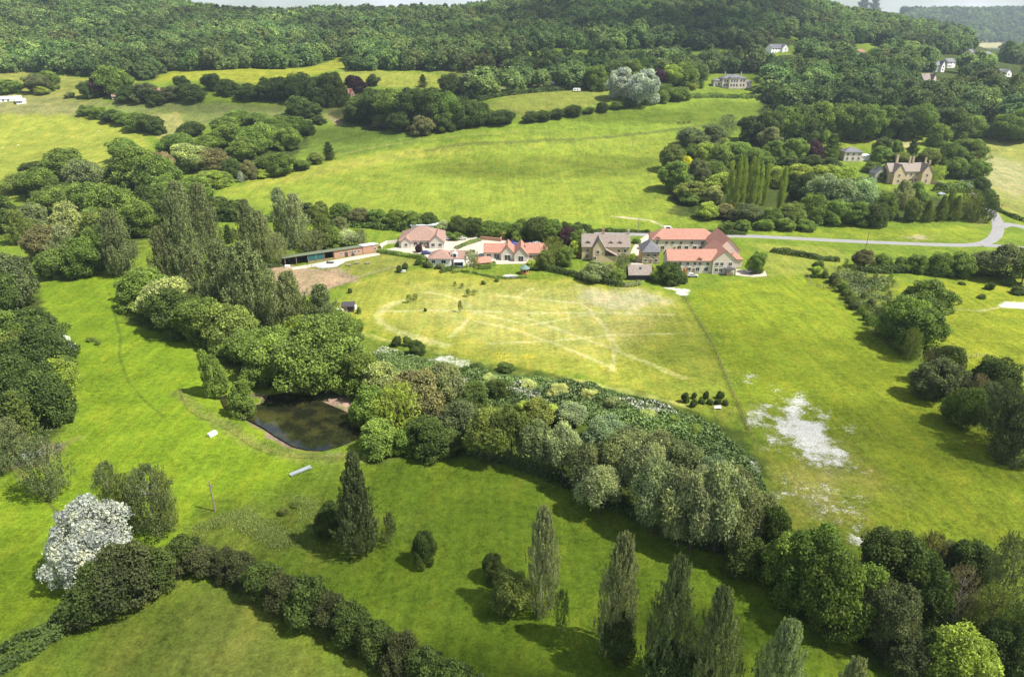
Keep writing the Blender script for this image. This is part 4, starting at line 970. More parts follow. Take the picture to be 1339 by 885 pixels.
car(694, 322, .7, (.5, .51, .53), 'silver car parked by the curved wall behind the barn'); car(701, 320, .9, (.62, .62, .62), 'white car at the end of the curved wall behind the barn')
car(874, 301.5, 0.05, (.75, .75, .74), 'white van driving along the lane behind the long terrace', None, True)
car(1231, 255.5, .3, (.55, .58, .62), 'pale silver car at the gate near the manor hedge')
car(697, 324, .75, (.05, .05, .06), 'black car beside the silver one at the curved wall'); car(704, 322, .95, (.32, .33, .35), 'grey car behind the white one at the curved wall')
car(604, 313.5, .3, (.55, .55, .54), 'pale car alone in the middle of the pale car park'); car(642, 324, .2, (.04, .07, .09), 'dark teal car in the open yard behind the barn roofs')
car(884, 361.5, .1, (.05, .05, .06), 'black car in front of the middle of the gabled terrace'); car(905, 362.2, .05, (.50, .50, .50), 'light grey car in front of the gabled terrace')
car(838, 325, 1.3, (.45, .46, .47), 'silver-grey car on the driveway left of the cottage')
car(893, 366, 1.4, (.03, .04, .06), 'dark car parked under the orange tree by the terrace'); 
car(983, 356.5, .4, (.55, .56, .58), 'silver car in the yard right of the gabled terrace')
car(757, 336, 1.2, (.45, .10, .07), 'red car tucked beside the farmhouse wall')

# ------------------------------------------------------------------ furniture and fences
def picnic(px, py, yaw, label, group, mat='grey_timber'):
    r = empty('picnic_table', at(px, py), yaw); tag(r, label, 'picnic table', group)
    MB().box(-.95, .95, -.4, .4, .72, .78).build('table_top', M[mat], r)
    for y in (-.75, .75): MB().box(-.95, .95, y - .15, y + .15, .42, .47).build('seat', M[mat], r)
    for x in (-.65, .65):
        m_ = MB(); m_.tube([(x, -.75, -.05), (x, -.25, .72)], .05, 4); m_.tube([(x, .75, -.05), (x, .25, .72)], .05, 4); m_.box(x - .04, x + .04, -.8, .8, .36, .42); m_.build('leg_frame', M[mat], r)
g = 'picnic tables in the paddock garden'
picnic(456, 347.5, .3, 'weathered picnic table nearest the concrete apron', g); picnic(467, 345.3, -.2, 'weathered picnic table, middle one of the three on the grass', g); picnic(481, 345.2, .5, 'weathered picnic table farthest from the concrete apron', g)
picnic(527.5, 356, .1, 'white picnic table between two small bushes on the lawn', None, 'white')
r = empty('park_bench', at(938.5, 535), .1); tag(r, 'white garden bench below the row of small orchard trees', 'bench')
MB().box(-.85, .85, -.25, .2, .42, .47).build('seat', M['white'], r); MB().box(-.85, .85, .2, .26, .5, .95).build('backrest', M['white'], r)
for x in (-.75, .75): MB().box(x - .05, x + .05, -.22, .25, -.05, .42).build('leg', M['white'], r)
r = empty('feed_trough', at(393.5, 617.5), .72); tag(r, 'long grey galvanised feed rack lying on the meadow below the pond', 'feed rack')
MB().box(-2.3, 2.3, -.45, .45, .28, .36).box(-2.3, 2.3, -.45, -.38, .36, .62).box(-2.3, 2.3, .38, .45, .36, .62).build('tray', M['galv'], r)
for x in (-2.0, 0, 2.0):
    MB().box(x - .05, x + .05, -.4, .4, -.05, .28).build('leg', M['galv'], r)
for i in range(10): MB().box(-2.2 + i * .48, -2.15 + i * .48, -.38, .38, .6, .66).build('bar', M['galv'], r)
mb = MB(); mb.loft([[(x, y, z) for y, z in ((-.55, 0), (.55, 0), (.6, .55), (.4, .85), (-.4, .85), (-.6, .55))] for x in (-.95, .95)]); o = mb.build('water_tank', M['white'], None, .06); o.location = at(278, 569); o.rotation_euler.z = 1.0; tag(o, 'small white tank standing alone on the lawn left of the pond', 'tank')
p = at(281.5, 668); r = empty('utility_pole', p); tag(r, 'thin bare pole with a short crossarm in the rough meadow', 'pole'); MB().tube([(0, 0, -.3), (0, 0, 6.6)], [.15, .10], 8).build('pole', M['grey_timber'], r); MB().box(-.6, .6, -.05, .05, 5.6, 5.72).build('crossarm', M['grey_timber'], r)
for px, py, top, t in ((827, 193, 178, 'lone slender pole on the hill field above the rushy bank'), (1131, 330, 303, 'slender pole beside the lane verge'), (462 + 372, 305, 286, 'pole at the driveway entrance beside the long terrace')):
    p = at(px, py); h = min(height_to(p, top), 9); r = empty('utility_pole', p); tag(r, t, 'pole'); MB().tube([(0, 0, -.3), (0, 0, h)], [.14, .10], 6).build('pole', M['grey_timber'], r); MB().box(-.5, .5, -.05, .05, h - .7, h - .6).build('crossarm', M['grey_timber'], r)

def fence(pts_px, step, h, label, rails=2, mat='grey_timber', name='fence', pr=.07):
    pts = [Vector((*q, 0)) for q in W(pts_px)]; fine = []
    for a, b in zip(pts[:-1], pts[1:]):
        n = max(1, round((b - a).length / step)); fine += [a.lerp(b, i / n) for i in range(n)]
    fine.append(pts[-1])
    for q in fine: q.z = float(Z(q.x, q.y))
    o = fine[len(fine) // 2].copy(); r = empty(name, o); tag(r, label, 'fence')
    pm = MB().tube([(0, 0, -.3), (0, 0, h + .08)], [pr, pr * .9], 6).mesh('post', M[mat])
    for q in fine[:98]:
        c = link(bpy.data.objects.new('post', pm), r); c.location = q - o
    for k in range(rails):
        z = h * (k + .9) / rails; m_ = MB(); m_.tube([q - o + Vector((0, 0, z)) for q in fine], .045 if rails < 3 else .02, 4); m_.build('rail', M[mat], r)
fence([(402, 348), (420, 353), (443, 359), (466, 366)], 2.6, 1.2, 'timber rail fence between the bare paddock and the picnic lawn')
fence([(466, 366), (452, 372), (436, 377), (420, 384)], 2.6, 1.2, 'timber rail fence along the near edge of the bare paddock')
fence([(466, 366), (485, 360), (505, 354), (520, 350)], 2.6, 1.2, 'timber rail fence along the near side of the picnic lawn')
fence([(237, 513), (241, 524), (246, 535), (262, 546), (283, 553), (305, 566), (330, 584), (352, 593), (380, 598), (410, 600), (440, 600), (470, 597)], 2.4, 1.15, 'low wire fence on posts curving round the pond', 3, 'timber', 'wire_fence', .06)
fence([(893, 387), (912, 419), (932, 453), (950, 495), (963, 526), (978, 562), (990, 590)], 3.0, 1.2, 'long straight wire fence dividing the sunny meadow from the chalky field', 3, 'timber', 'wire_fence', .06)
fence([(1056, 361), (1060, 374), (1085, 380)], 2.5, 1.2, 'pale timber fence at the corner of the young plantation', 2)
fence([(1262, 470), (1276, 467.5), (1290, 468)], 2.2, 1.3, 'short timber hurdle fence between oak and field edge trees', 2)
fence([(428, 598.5), (445, 597)], 2.2, 1.2, 'grey timber gate rails where the pond fence meets the scrub', 4)
fence([(16, 603), (38, 618), (60, 640), (76, 655)], 2.5, 1.2, 'dark post fence below the thin grey tree', 2, 'dark_wood')
fence([(5, 122), (60, 124), (120, 128)], 9, 1.4, 'far post-and-wire fence above the left field', 2)
# curved car-park wall and planter
def wall(pts_px, h, th, mat, label, name='garden_wall'):
    pts = [Vector((*q, 0)) for q in W(pts_px)]; mb = MB(); ring = []
    o = Vector((pts[0].x, pts[0].y, float(Z(pts[0].x, pts[0].y))))
    for i, q in enumerate(pts):
        d = (pts[min(i + 1, len(pts) - 1)] - pts[max(i - 1, 0)]).normalized(); nn = Vector((-d.y, d.x, 0)) * th / 2; z = float(Z(q.x, q.y))
        a, b = q + nn, q - nn
        ring.append([(a.x - o.x, a.y - o.y, z - .4 - o.z), (b.x - o.x, b.y - o.y, z - .4 - o.z), (b.x - o.x, b.y - o.y, z + h - o.z), (a.x - o.x, a.y - o.y, z + h - o.z)])
    mb.loft(ring); ob = mb.build(name, M[mat]); ob.location = o; tag(ob, label, 'wall')
wall([(683, 313), (694, 314.5), (703, 318), (709, 324), (711, 332)], 1.3, .4, 'grey_stone', 'curved stone wall round the parking bays behind the barn')
wall([(628, 313.5), (640, 314.5), (655, 316)], 1.5, .5, 'brick', 'brown brick wall in the middle of the car park')
wall([(655, 316), (655.5, 311.5)], 1.5, .5, 'brick', 'short brick return at the end of the car park wall')
wall([(500, 327.5), (497, 323.5), (506, 319), (520, 318)], 1.4, .4, 'cladding', 'pale curved wall on the near side of the hall')
wall([(1216, 240), (1232, 243)], 1.8, .4, 'old_stone', 'stone garden wall running from the manor gable')
mb = MB(); mb.box(-.7, .7, -.7, .7, -.3, 2.6); mb.box(-.85, .85, -.85, .85, 2.6, 2.8); mb.add(*[[(-.7, -.7, 2.8), (.7, -.7, 2.8), (.7, .7, 2.8), (-.7, .7, 2.8), (0, 0, 3.6)], [(0, 1, 4), (1, 2, 4), (2, 3, 4), (3, 0, 4), (3, 2, 1, 0)]]); o = mb.build('brick_pillar', M['orange_timber']); o.location = at(658, 313); tag(o, 'orange brick pillar at the back of the car park', 'pillar')
# caravans far up the hill
for px, py, t in ((720, 111, 'white caravan beside the pale track above the small field'), (754, 120, 'pale blue-white caravan at the top hedge of the small field')):
    r = empty('caravan', at(px, py), .1); tag(r, t, 'caravan', 'caravans on the hillside')
    mb = MB(); mb.loft([[(x, y, z) for x, z in ((-3, .5), (-3.1, 1.6), (-2.6, 2.6), (2.6, 2.6), (3.1, 1.6), (3, .5))] for y in (-1.15, 1.15)]); mb.build('body', M['white'], r, .05)
    for x in (-1.6, .6): MB().box(x - .5, x + .5, -1.19, -1.14, 1.3, 2.0).build('window', M['glass'], r)
    MB().tube([(0, -1.0, .33), (0, -.8, .33)], .33, 10).build('wheel', M['rubber'], r)

# ------------------------------------------------------------------ grazing animals
def animal_mesh(name, mat, k=1.0, horse=False):
    hh = 1.0 if horse else .62
    J = [(0, 0, hh * 1.25), (-.75, 0, hh * 1.28), (.75, 0, hh * 1.25), (1.15, 0, hh * (1.0)), (1.35, 0, hh * .45), (1.55, 0, hh * .22)]
    rad = [.36, .34, .33, .19, .15, .09]; E = [(0, 1), (0, 2), (2, 3), (3, 4), (4, 5)]
    for sx, par in ((-.72, 1), (.72, 2)):
        for sy in (-.2, .2):
            i = len(J); fwd = -.08 if sx < 0 else .0
            J += [(sx, sy, hh * .85), (sx + fwd * 1.4, sy, hh * .45), (sx, sy, 0)]; rad += [.15, .075, .06]; E += [(par, i), (i, i + 1), (i + 1, i + 2)]
    i = len(J); J.append((-1.05, 0, hh * .8)); rad.append(.05); E.append((1, i))
    me = bpy.data.meshes.new(name); me.from_pydata([tuple(c * k for c in j) for j in J], E, [])
    o = bpy.data.objects.new('tmp', me); COL.objects.link(o)
    o.modifiers.new('s', 'SKIN'); o.modifiers.new('d', 'SUBSURF').levels = 1
    for v, r_ in zip(me.skin_vertices[0].data, rad): v.radius = (r_ * k, r_ * k)
    me.skin_vertices[0].data[0].use_root = True
    dg = bpy.context.evaluated_depsgraph_get(); dg.update(); m2 = bpy.data.meshes.new_from_object(o.evaluated_get(dg)); m2.name = name
    bpy.data.objects.remove(o); m2.materials.clear(); m2.materials.append(mat); return m2
sheep = animal_mesh('sheep', M['wool'], .62); cow = animal_mesh('horse', M['brown_hide'], 1.0, True)
for i, (px, py, yaw, t) in enumerate(((4, 194, .3, 'white sheep at the near corner of the left hill field'), (15, 193.5, 2.5, 'white sheep grazing a few steps from the hill field corner'), (24, 191, 1.0, 'white sheep apart from the two by the field corner'), (129, 172.5, .4, 'lone white sheep near the diagonal hedge'), (674, 146, 2.0, 'white sheep at the low edge of the small upper field'), (775, 139, .5, 'white sheep below the pale silver tree'))):
    o = link(bpy.data.objects.new('sheep', sheep)); o.location = at(px, py); o.rotation_euler.z = yaw; tag(o, t, 'sheep', 'sheep on the hill fields')
for px, py, yaw, t in ((888, 162.5, 2.9, 'brown horse grazing, leftmost of three on the upper slope'), (894, 162, .4, 'brown horse grazing in the middle of three on the upper slope'), (901, 161, 3.3, 'brown horse grazing, rightmost of three on the upper slope')):
    o = link(bpy.data.objects.new('horse', cow)); o.location = at(px, py); o.rotation_euler.z = yaw; tag(o, t, 'horse', 'brown horses on the upper slope')
# ------------------------------------------------------------------ trees, shrubs and hedges
# left edge wood
clump('dark wood beside the lawn', 'trees of the dark wood at the left edge', [
 (18, 400, 330, 58, 'broadleaf', 'darkgrey'), (-6, 420, 340, 60, 'broadleaf', 'dark'), (45, 455, 398, 78, 'spreading', 'dark'), (10, 470, 405, 66, 'broadleaf', 'mid'), (62, 500, 425, 78, 'spreading', 'dark'), (20, 540, 440, 74, 'broadleaf', 'dark'),
 (66, 552, 472, 66, 'broadleaf', 'dark'), (38, 582, 512, 50, 'conifer', 'olive'), (-8, 560, 480, 70, 'broadleaf', 'dark'), (18, 596, 545, 42, 'broadleaf', 'darkgrey'), (-4, 618, 560, 52, 'birch', 'darkgrey'), (30, 500, 432, 60, 'broadleaf', 'olive')])
clump('', None, [(79, 470, 434, 34, 'shrub', 'white', 'white-blossomed tree bulging from the side of the dark left wood'), (88, 508, 463, 36, 'broadleaf', 'lime', 'pale yellow-green tree just below the white-blossomed one'),
 (70, 648, 574, 58, 'birch', 'darkgrey', 'thin grey leaning tree above the pale-roofed hut'), (122, 752, 655, 95, 'spreading', 'white', 'large white-blossomed tree beside the dark hedgerow')])
clump('airy group behind blossom tree', 'airy trees behind the white-blossomed tree', [(158, 684, 606, 38, 'birch', 'darkgrey'), (176, 692, 622, 44, 'birch', 'olive'), (207, 700, 611, 56, 'birch', 'darkgrey'), (223, 694, 618, 30, 'birch', 'olive')])
# dark hedgerow round the corner field
clump('hedgerow round corner field', 'bushes of the dark corner hedgerow', [
 (112, 808, 769.6, 56.76, 'shrub', 'deep'), (138, 800, 740.8, 72.24, 'shrub', 'dark'), (172, 785, 715.4, 82.56, 'shrub', 'deep'), (205, 768, 717.6, 60.2, 'shrub', 'dark'), (224, 750, 719.6, 44.72, 'shrub', 'deep'), (246, 738, 696.4, 43, 'shrub', 'dark'), (270, 748, 714.4, 44.72, 'shrub', 'deep'),
 (296, 752, 718.4, 39.56, 'shrub', 'deep'), (318, 762, 723.6, 43, 'shrub', 'deep'), (345, 780, 733.6, 48.16, 'shrub', 'dark'), (372, 796, 749.6, 46.44, 'shrub', 'deep'), (405, 810, 750.8, 56.76, 'shrub', 'dark'), (432, 822, 774, 46.44, 'shrub', 'deep'), (462, 842, 789.2, 53.32, 'shrub', 'dark'), (495, 862, 810.8, 51.6, 'shrub', 'dark'),
 (528, 878, 828.4, 49.88, 'shrub', 'deep'), (560, 893, 844.2, 53.32, 'shrub', 'dark'), (595, 910, 860.4, 56.76, 'shrub', 'dark'), (632, 930, 883.6, 51.6, 'shrub', 'dark')])
hedge([(-30, 885), (30, 852), (75, 828), (115, 802)], 4.5, [1.6, 2.2, 2.2, 2.6], 'dark', 'low rough hedge running off left of the dark corner bushes', 14, .22)
hedge([(112, 800), (170, 778), (228, 742), (290, 748), (350, 778), (410, 808), (470, 842), (530, 876), (600, 912), (660, 945)], 3.2, 1.8, 'dark', 'long tangled hedge bottom tying the corner bushes together', 16, .22)
# specimen trees of the near meadow
clump('', None, [(470, 722, 590, 58, 'conical', 'darkgrey', 'large dark conical poplar standing alone below the pond'), (432, 699, 654, 34, 'broadleaf', 'dark', 'dark bushy tree at the left foot of the large conical poplar'), (511, 712, 671, 20, 'sapling', 'darkgrey', 'thin sapling right of the large conical poplar'),
 (557, 738, 691, 31, 'broadleaf', 'dark', 'small dark round tree alone in the middle of the near meadow'), (645, 758, 724, 28, 'broadleaf', 'dark', 'small dark tree at the upper left of the bushy pair beside a poplar'), (666, 800, 742, 48, 'broadleaf', 'olive', 'low bushy olive tree beside the first slim poplar of the row'),
 (732, 832, 771, 20, 'sapling', 'olive', 'thin sapling between the first two poplars of the row'), (808, 860, 798, 44, 'broadleaf', 'dark', 'bushy dark tree in front of the second poplar of the row'), (865, 910, 842, 66, 'broadleaf', 'dark', 'dark bushy tree at the foot of the third poplar of the row'), (905, 905, 850, 50, 'broadleaf', 'darkgrey', 'dark bush between the third and fourth poplars of the row')])
clump('the near meadow poplar row', 'poplars in the near meadow row', [(709, 800, 666, 46, 'poplar', 'silver'), (800, 852, 699, 52, 'poplar', 'silver'), (866, 895, 730, 62, 'poplar', 'grey'), (931, 925, 771, 62, 'poplar', 'grey'), (1003, 950, 816, 66, 'poplar', 'silver'), (1087, 985, 862, 52, 'poplar', 'silver')])
# lower right belt
clump('tall belt below chalky field', 'trees of the lower right belt', [
 (972, 748, 700, 52, 'broadleaf', 'dark'), (1028, 770, 694, 78, 'broadleaf', 'mid'), (1060, 790, 690, 84, 'spreading', 'mid'), (1082, 820, 720, 78, 'broadleaf', 'mid'), (1118, 822, 738, 76, 'broadleaf', 'mid'), (1157, 846, 762, 70, 'broadleaf', 'darkgrey'), (1163, 785, 696, 92, 'broadleaf', 'dark'), (1200, 800, 722, 60, 'broadleaf', 'dark'),
 (1213, 745, 697, 36, 'birch', 'brown'), (1262, 762, 707, 58, 'broadleaf', 'dark'), (1240, 748, 708, 40, 'broadleaf', 'darkgrey'), (1302, 800, 704, 56, 'birch', 'grey'), (1245, 815, 745, 44, 'bare', 'pink'), (1285, 830, 772, 56, 'birch', 'olive'), (1184, 880, 836, 46, 'broadleaf', 'darkgrey'), (1238, 890, 819, 80, 'broadleaf', 'lime'), (1212, 880, 828, 44, 'broadleaf', 'dark'), (1328, 875, 790, 70, 'birch', 'dark'), (1305, 880, 815, 60, 'broadleaf', 'dark')])
# willow belt
clump('the silvery willow belt', 'willows of the silvery belt', [
 (640, 602, 528, 66, 'willow', 'olive'), (668, 606, 524, 62, 'willow', 'olive'), (700, 614, 546, 62, 'willow', 'grey'), (735, 624, 552, 60, 'willow', 'silver'), (762, 645, 574, 58, 'willow', 'grey'), (783, 672, 604, 62, 'willow', 'silver'), (808, 645, 562, 70, 'willow', 'grey'), (836, 668, 574, 72, 'willow', 'silver'), (852, 698, 592, 72, 'willow', 'silver'), (876, 705, 622, 60, 'willow', 'grey'),
 (902, 718, 600, 82, 'willow', 'silver'), (934, 724, 596, 80, 'willow', 'silver'), (958, 728, 626, 70, 'willow', 'grey'), (988, 712, 640, 60, 'willow', 'grey'), (1004, 738, 660, 44, 'broadleaf', 'dark'), (884, 716, 655, 50, 'willow', 'silver')])
clump('bushes behind the willows', 'bushes behind the willow belt', [(748, 556, 527.1, 50.4, 'willow', 'paleteal'), (790, 585, 541.65, 63, 'willow', 'paleteal'), (822, 598, 555.5, 55.8, 'willow', 'grey'), (862, 604, 561.5, 57.6, 'willow', 'grey'), (893, 622, 574.4, 59.4, 'willow', 'grey'), (930, 642, 592.7, 54, 'willow', 'paleteal'), (960, 655, 608.25, 45, 'willow', 'grey'), (700, 560, 520, 46, 'shrub', 'olive')])
clump('thicket between pond and willows', 'trees between pond and willow belt', [(500, 525, 472, 56, 'shrub', 'cream'), (482, 550, 500, 46, 'shrub', 'mid'), (545, 545, 480, 72, 'broadleaf', 'brown'), (577, 530, 472, 62, 'willow', 'grey'), (522, 568, 504, 66, 'birch', 'lime'), (494, 590, 548, 52, 'shrub', 'fresh'), (560, 594, 546, 54, 'broadleaf', 'dark'), (604, 572, 520, 62, 'willow', 'darkgrey'), (532, 590, 558, 40, 'shrub', 'mid'), (590, 590, 560, 44, 'shrub', 'dark'), (620, 530, 500, 40, 'shrub', 'dark'), (652, 520, 494, 34, 'shrub', 'dark')])
clump('the rough meadow bank', 'bushes on the rough bank', [(544, 464, 443, 22, 'shrub', 'dark'), (519, 452, 438, 13, 'shrub', 'dark'), (533, 452, 438, 12, 'shrub', 'mid'), (466, 436, 416, 20, 'shrub', 'mid'), (625, 484, 474, 20, 'shrub', 'dark'), (660, 484, 474, 22, 'shrub', 'dark')])
clump('blossom scrub above the willows', 'blossoming scrub above the willows', [(640, 502, 489.6, 25.6, 'shrub', 'cream'), (690, 508, 494.98, 28.8, 'shrub', 'cream'), (730, 516, 502.36, 28.8, 'shrub', 'cream'), (770, 522, 507.74, 27.2, 'shrub', 'cream'), (720, 546, 531.12, 33.6, 'shrub', 'lime'), (688, 538, 524.36, 25.6, 'shrub', 'lime'), (850, 548, 534.98, 25.6, 'shrub', 'cream'), (662, 514, 502.22, 22.4, 'shrub', 'mid'), (802, 532, 518.36, 25.6, 'shrub', 'grey'), (906, 568, 554.98, 27.2, 'shrub', 'mid'), (612, 512, 502.08, 20.8, 'shrub', 'mid'), (750, 540, 525.12, 24, 'shrub', 'grey'), (880, 552, 542.08, 20.8, 'shrub', 'mid')])
# pond
clump('', None, [(281, 516, 450, 38, 'tall', 'mid', 'upright leafy tree alone on the grass left of the pond'), (320, 545, 492, 40, 'tall', 'mid', 'leafy tree on the near left shore of the pond'), (412, 502, 410, 102, 'spreading', 'fresh', 'huge sunlit broad tree overhanging the far shore of the pond')])
clump('thicket behind the pond', 'trees of the thicket behind the pond', [(362, 490, 424, 66, 'broadleaf', 'fresh'), (326, 470, 428, 60, 'broadleaf', 'fresh'), (448, 505, 436, 70, 'broadleaf', 'fresh'), (474, 515, 458, 54, 'broadleaf', 'mid'), (395, 470, 410, 50, 'broadleaf', 'lime'), (440, 450, 405, 50, 'broadleaf', 'mid'), (340, 500, 455, 50, 'shrub', 'mid'), (190, 402, 350, 58, 'broadleaf', 'mid'), (222, 418, 358, 64, 'broadleaf', 'cream'), (240, 436, 374, 70, 'spreading', 'dark'), (272, 446, 388, 66, 'broadleaf', 'mid'), (302, 455, 394, 62, 'broadleaf', 'olive'), (175, 392, 360, 40, 'shrub', 'dark')])
clump('poplars left of paddock', 'grey poplars left of the paddock', [(160, 360, 276, 46, 'greypoplar', 'grey'), (222, 376, 297, 40, 'greypoplar', 'grey'), (250, 372, 252, 46, 'greypoplar', 'grey'), (262, 404, 322, 46, 'greypoplar', 'grey'), (303, 420, 316, 60, 'greypoplar', 'grey'), (335, 432, 318, 66, 'greypoplar', 'grey'), (354, 420, 346, 42, 'greypoplar', 'grey'), (388, 440, 357, 50, 'greypoplar', 'grey'), (424, 442, 374, 48, 'greypoplar', 'grey'), (272, 330, 242, 40, 'greypoplar', 'grey'), (240, 310, 238, 44, 'greypoplar', 'grey')])
clump('trees behind the stables', 'pale poplars behind the stables', [(374, 318, 246, 30, 'greypoplar', 'silver'), (392, 324, 254, 34, 'greypoplar', 'silver'), (346, 338, 276, 36, 'greypoplar', 'grey'), (328, 328, 262, 36, 'greypoplar', 'grey'), (412, 330, 300, 34, 'birch', 'grey'), (366, 345, 305, 32, 'birch', 'grey'), (424, 326, 280, 36, 'greypoplar', 'olive'), (436, 326, 296, 30, 'broadleaf', 'mid'), (456, 324, 298, 38, 'willow', 'silver'), (472, 324, 300, 24, 'birch', 'grey'), (446, 306, 284, 28, 'greypoplar', 'grey'), (300, 318, 294, 20, 'conifer', 'dark')])
hedge([(345, 350), (358, 349), (370, 347)], 2.5, 1.6, 'dark', 'dark scrubby hedge at the open end of the stables', 16, .25)
# left mid belt
clump('clump at the lawn corner', 'trees round the left lawn corner', [(30, 318, 275, 40, 'greypoplar', 'olive'), (66, 340, 290, 46, 'broadleaf', 'brown'), (92, 355, 296, 44, 'greypoplar', 'silver'), (76, 362, 322, 46, 'broadleaf', 'fresh'), (112, 362, 306, 46, 'broadleaf', 'mid'), (132, 350, 292, 40, 'broadleaf', 'mid'), (10, 305, 255, 46, 'broadleaf', 'dark'), (48, 300, 262, 40, 'broadleaf', 'grey'), (140, 330, 268, 50, 'broadleaf', 'olive')])
clump('the wooded left valley', 'trees of the wooded left valley', [
 (32, 250, 222, 46, 'broadleaf', 'olive'), (58, 258, 216, 44, 'broadleaf', 'mid'), (90, 232, 190, 52, 'broadleaf', 'mid'), (50, 232, 210, 34, 'broadleaf', 'dark'), (118, 250, 205, 46, 'broadleaf', 'grey'), (78, 278, 240, 50, 'broadleaf', 'fresh'), (120, 285, 234, 56, 'broadleaf', 'mid'), (160, 300, 236, 60, 'broadleaf', 'fresh'), (178, 244, 186, 66, 'spreading', 'mid'), (208, 254, 200, 54, 'broadleaf', 'mid'), (165, 210, 178, 40, 'broadleaf', 'mid'), (212, 232, 196, 34, 'broadleaf', 'pink'), (232, 200, 172, 44, 'broadleaf', 'fresh'), (248, 224, 184, 50, 'broadleaf', 'cream'),
 (280, 222, 192, 42, 'broadleaf', 'brown'), (222, 272, 228, 52, 'broadleaf', 'mid'), (200, 290, 240, 46, 'broadleaf', 'dark'), (258, 258, 228, 44, 'broadleaf', 'mid'), (280, 244, 222, 40, 'broadleaf', 'lime'), (98, 318, 262, 56, 'broadleaf', 'cream'), (130, 318, 270, 50, 'broadleaf', 'fresh'), (188, 308, 262, 50, 'broadleaf', 'mid'), (250, 178, 158, 32, 'broadleaf', 'dark'), (274, 198, 176, 40, 'broadleaf', 'mid'), (306, 232, 204, 24, 'broadleaf', 'dark'), (326, 234, 208, 22, 'broadleaf', 'brown'), (290, 240, 222, 28, 'broadleaf', 'olive'), (315, 238, 224, 12, 'conifer', 'bluegrey')])
clump('tidy domed clump above valley', 'trees of the tidy domed clump', [(298, 176, 150, 36, 'broadleaf', 'fresh'), (316, 162, 142, 34, 'broadleaf', 'fresh'), (338, 166, 146, 34, 'broadleaf', 'mid'), (304, 192, 160, 40, 'broadleaf', 'mid'), (330, 200, 164, 42, 'broadleaf', 'mid'), (350, 194, 158, 38, 'broadleaf', 'fresh'), (366, 184, 148, 38, 'broadleaf', 'mid'), (385, 180, 150, 32, 'broadleaf', 'mid'), (378, 196, 164, 32, 'broadleaf', 'mid'), (320, 208, 178, 40, 'broadleaf', 'mid')])
clump('scatter on the spur', 'trees on the spur', [(352, 226, 200, 34, 'broadleaf', 'mid'), (368, 228, 198, 38, 'broadleaf', 'mid'), (395, 222, 208, 22, 'broadleaf', 'mid'), (344, 232, 220, 20, 'shrub', 'lime'), (431, 209, 186, 24, 'conifer', 'dark'), (412, 214, 198, 22, 'broadleaf', 'olive'), (402, 176, 156, 22, 'broadleaf', 'dark'), (418, 162, 150, 18, 'broadleaf', 'dark')])
clump('diagonal hill-field hedge', 'trees of the diagonal hedge', [(113, 150, 136, 22, 'shrub', 'mid'), (130, 154, 139, 24, 'shrub', 'mid'), (147, 159, 142, 26, 'shrub', 'dark'), (163, 163, 145, 28, 'shrub', 'mid'), (180, 170, 146, 32, 'broadleaf', 'mid'), (196, 172, 148, 32, 'broadleaf', 'dark'), (206, 176, 156, 22, 'broadleaf', 'dark')])
clump('trees along valley lane', 'trees by the upper left farm lane', [(14, 122, 103, 30, 'broadleaf', 'mid'), (52, 121, 95, 34, 'broadleaf', 'darkgrey'), (66, 118, 90, 30, 'broadleaf', 'mid'), (54, 124, 112, 18, 'shrub', 'lime'), (92, 128, 119, 13, 'shrub', 'grey'), (118, 128, 104, 24, 'broadleaf', 'dark'), (130, 126, 98, 28, 'broadleaf', 'purple', 'dark purple tree by the valley lane at the foot of the left wood'), (148, 124, 84, 48, 'broadleaf', 'mid'), (125, 127, 116, 12, 'shrub', 'lime', 'small yellow-green shrub under the purple tree by the valley lane'), (172, 132, 110, 36, 'broadleaf', 'dark'), (192, 134, 106, 34, 'broadleaf', 'darkgrey'), (206, 138, 122, 22, 'broadleaf', 'dark'), (228, 130, 110, 30, 'broadleaf', 'darkgrey'), (250, 132, 108, 34, 'broadleaf', 'dark'), (240, 118, 98, 22, 'broadleaf', 'dark'), (280, 118, 95, 26, 'broadleaf', 'dark'), (298, 124, 102, 28, 'broadleaf', 'dark'), (326, 130, 108, 34, 'broadleaf', 'dark'), (352, 130, 100, 36, 'broadleaf', 'dark'), (372, 132, 98, 34, 'broadleaf', 'dark'), (395, 134, 92, 40, 'broadleaf', 'dark'), (420, 138, 98, 38, 'broadleaf', 'dark'), (438, 138, 92, 36, 'broadleaf', 'dark'), (390, 150, 124, 34, 'broadleaf', 'dark'), (408, 152, 132, 24, 'broadleaf', 'dark')])
# middle clump on the hill
clump('dark clump on the hill', 'trees of the hill clump', [(468, 160, 128, 34, 'broadleaf', 'dark'), (490, 160, 112, 44, 'broadleaf', 'dark'), (516, 164, 112, 46, 'broadleaf', 'mid'), (540, 166, 110, 46, 'broadleaf', 'dark'), (562, 168, 112, 44, 'broadleaf', 'dark'), (584, 168, 116, 42, 'broadleaf', 'mid'), (604, 166, 124, 40, 'broadleaf', 'dark'), (622, 164, 130, 34, 'broadleaf', 'dark'), (552, 176, 150, 30, 'broadleaf', 'brown'), (580, 172, 146, 30, 'broadleaf', 'dark'), (500, 166, 150, 30, 'shrub', 'grey'), (525, 172, 142, 30, 'broadleaf', 'dark'), (465, 120, 97, 26, 'broadleaf', 'purple', 'deep purple tree above the pink-roofed brick house'), (488, 112, 96, 18, 'broadleaf', 'dark'), (590, 122, 94, 30, 'broadleaf', 'dark'), (553, 114, 98, 18, 'conifer', 'dark'), (632, 120, 95, 26, 'broadleaf', 'dark'), (655, 162, 144, 34, 'broadleaf', 'dark'), (640, 158, 142, 22, 'broadleaf', 'olive')])
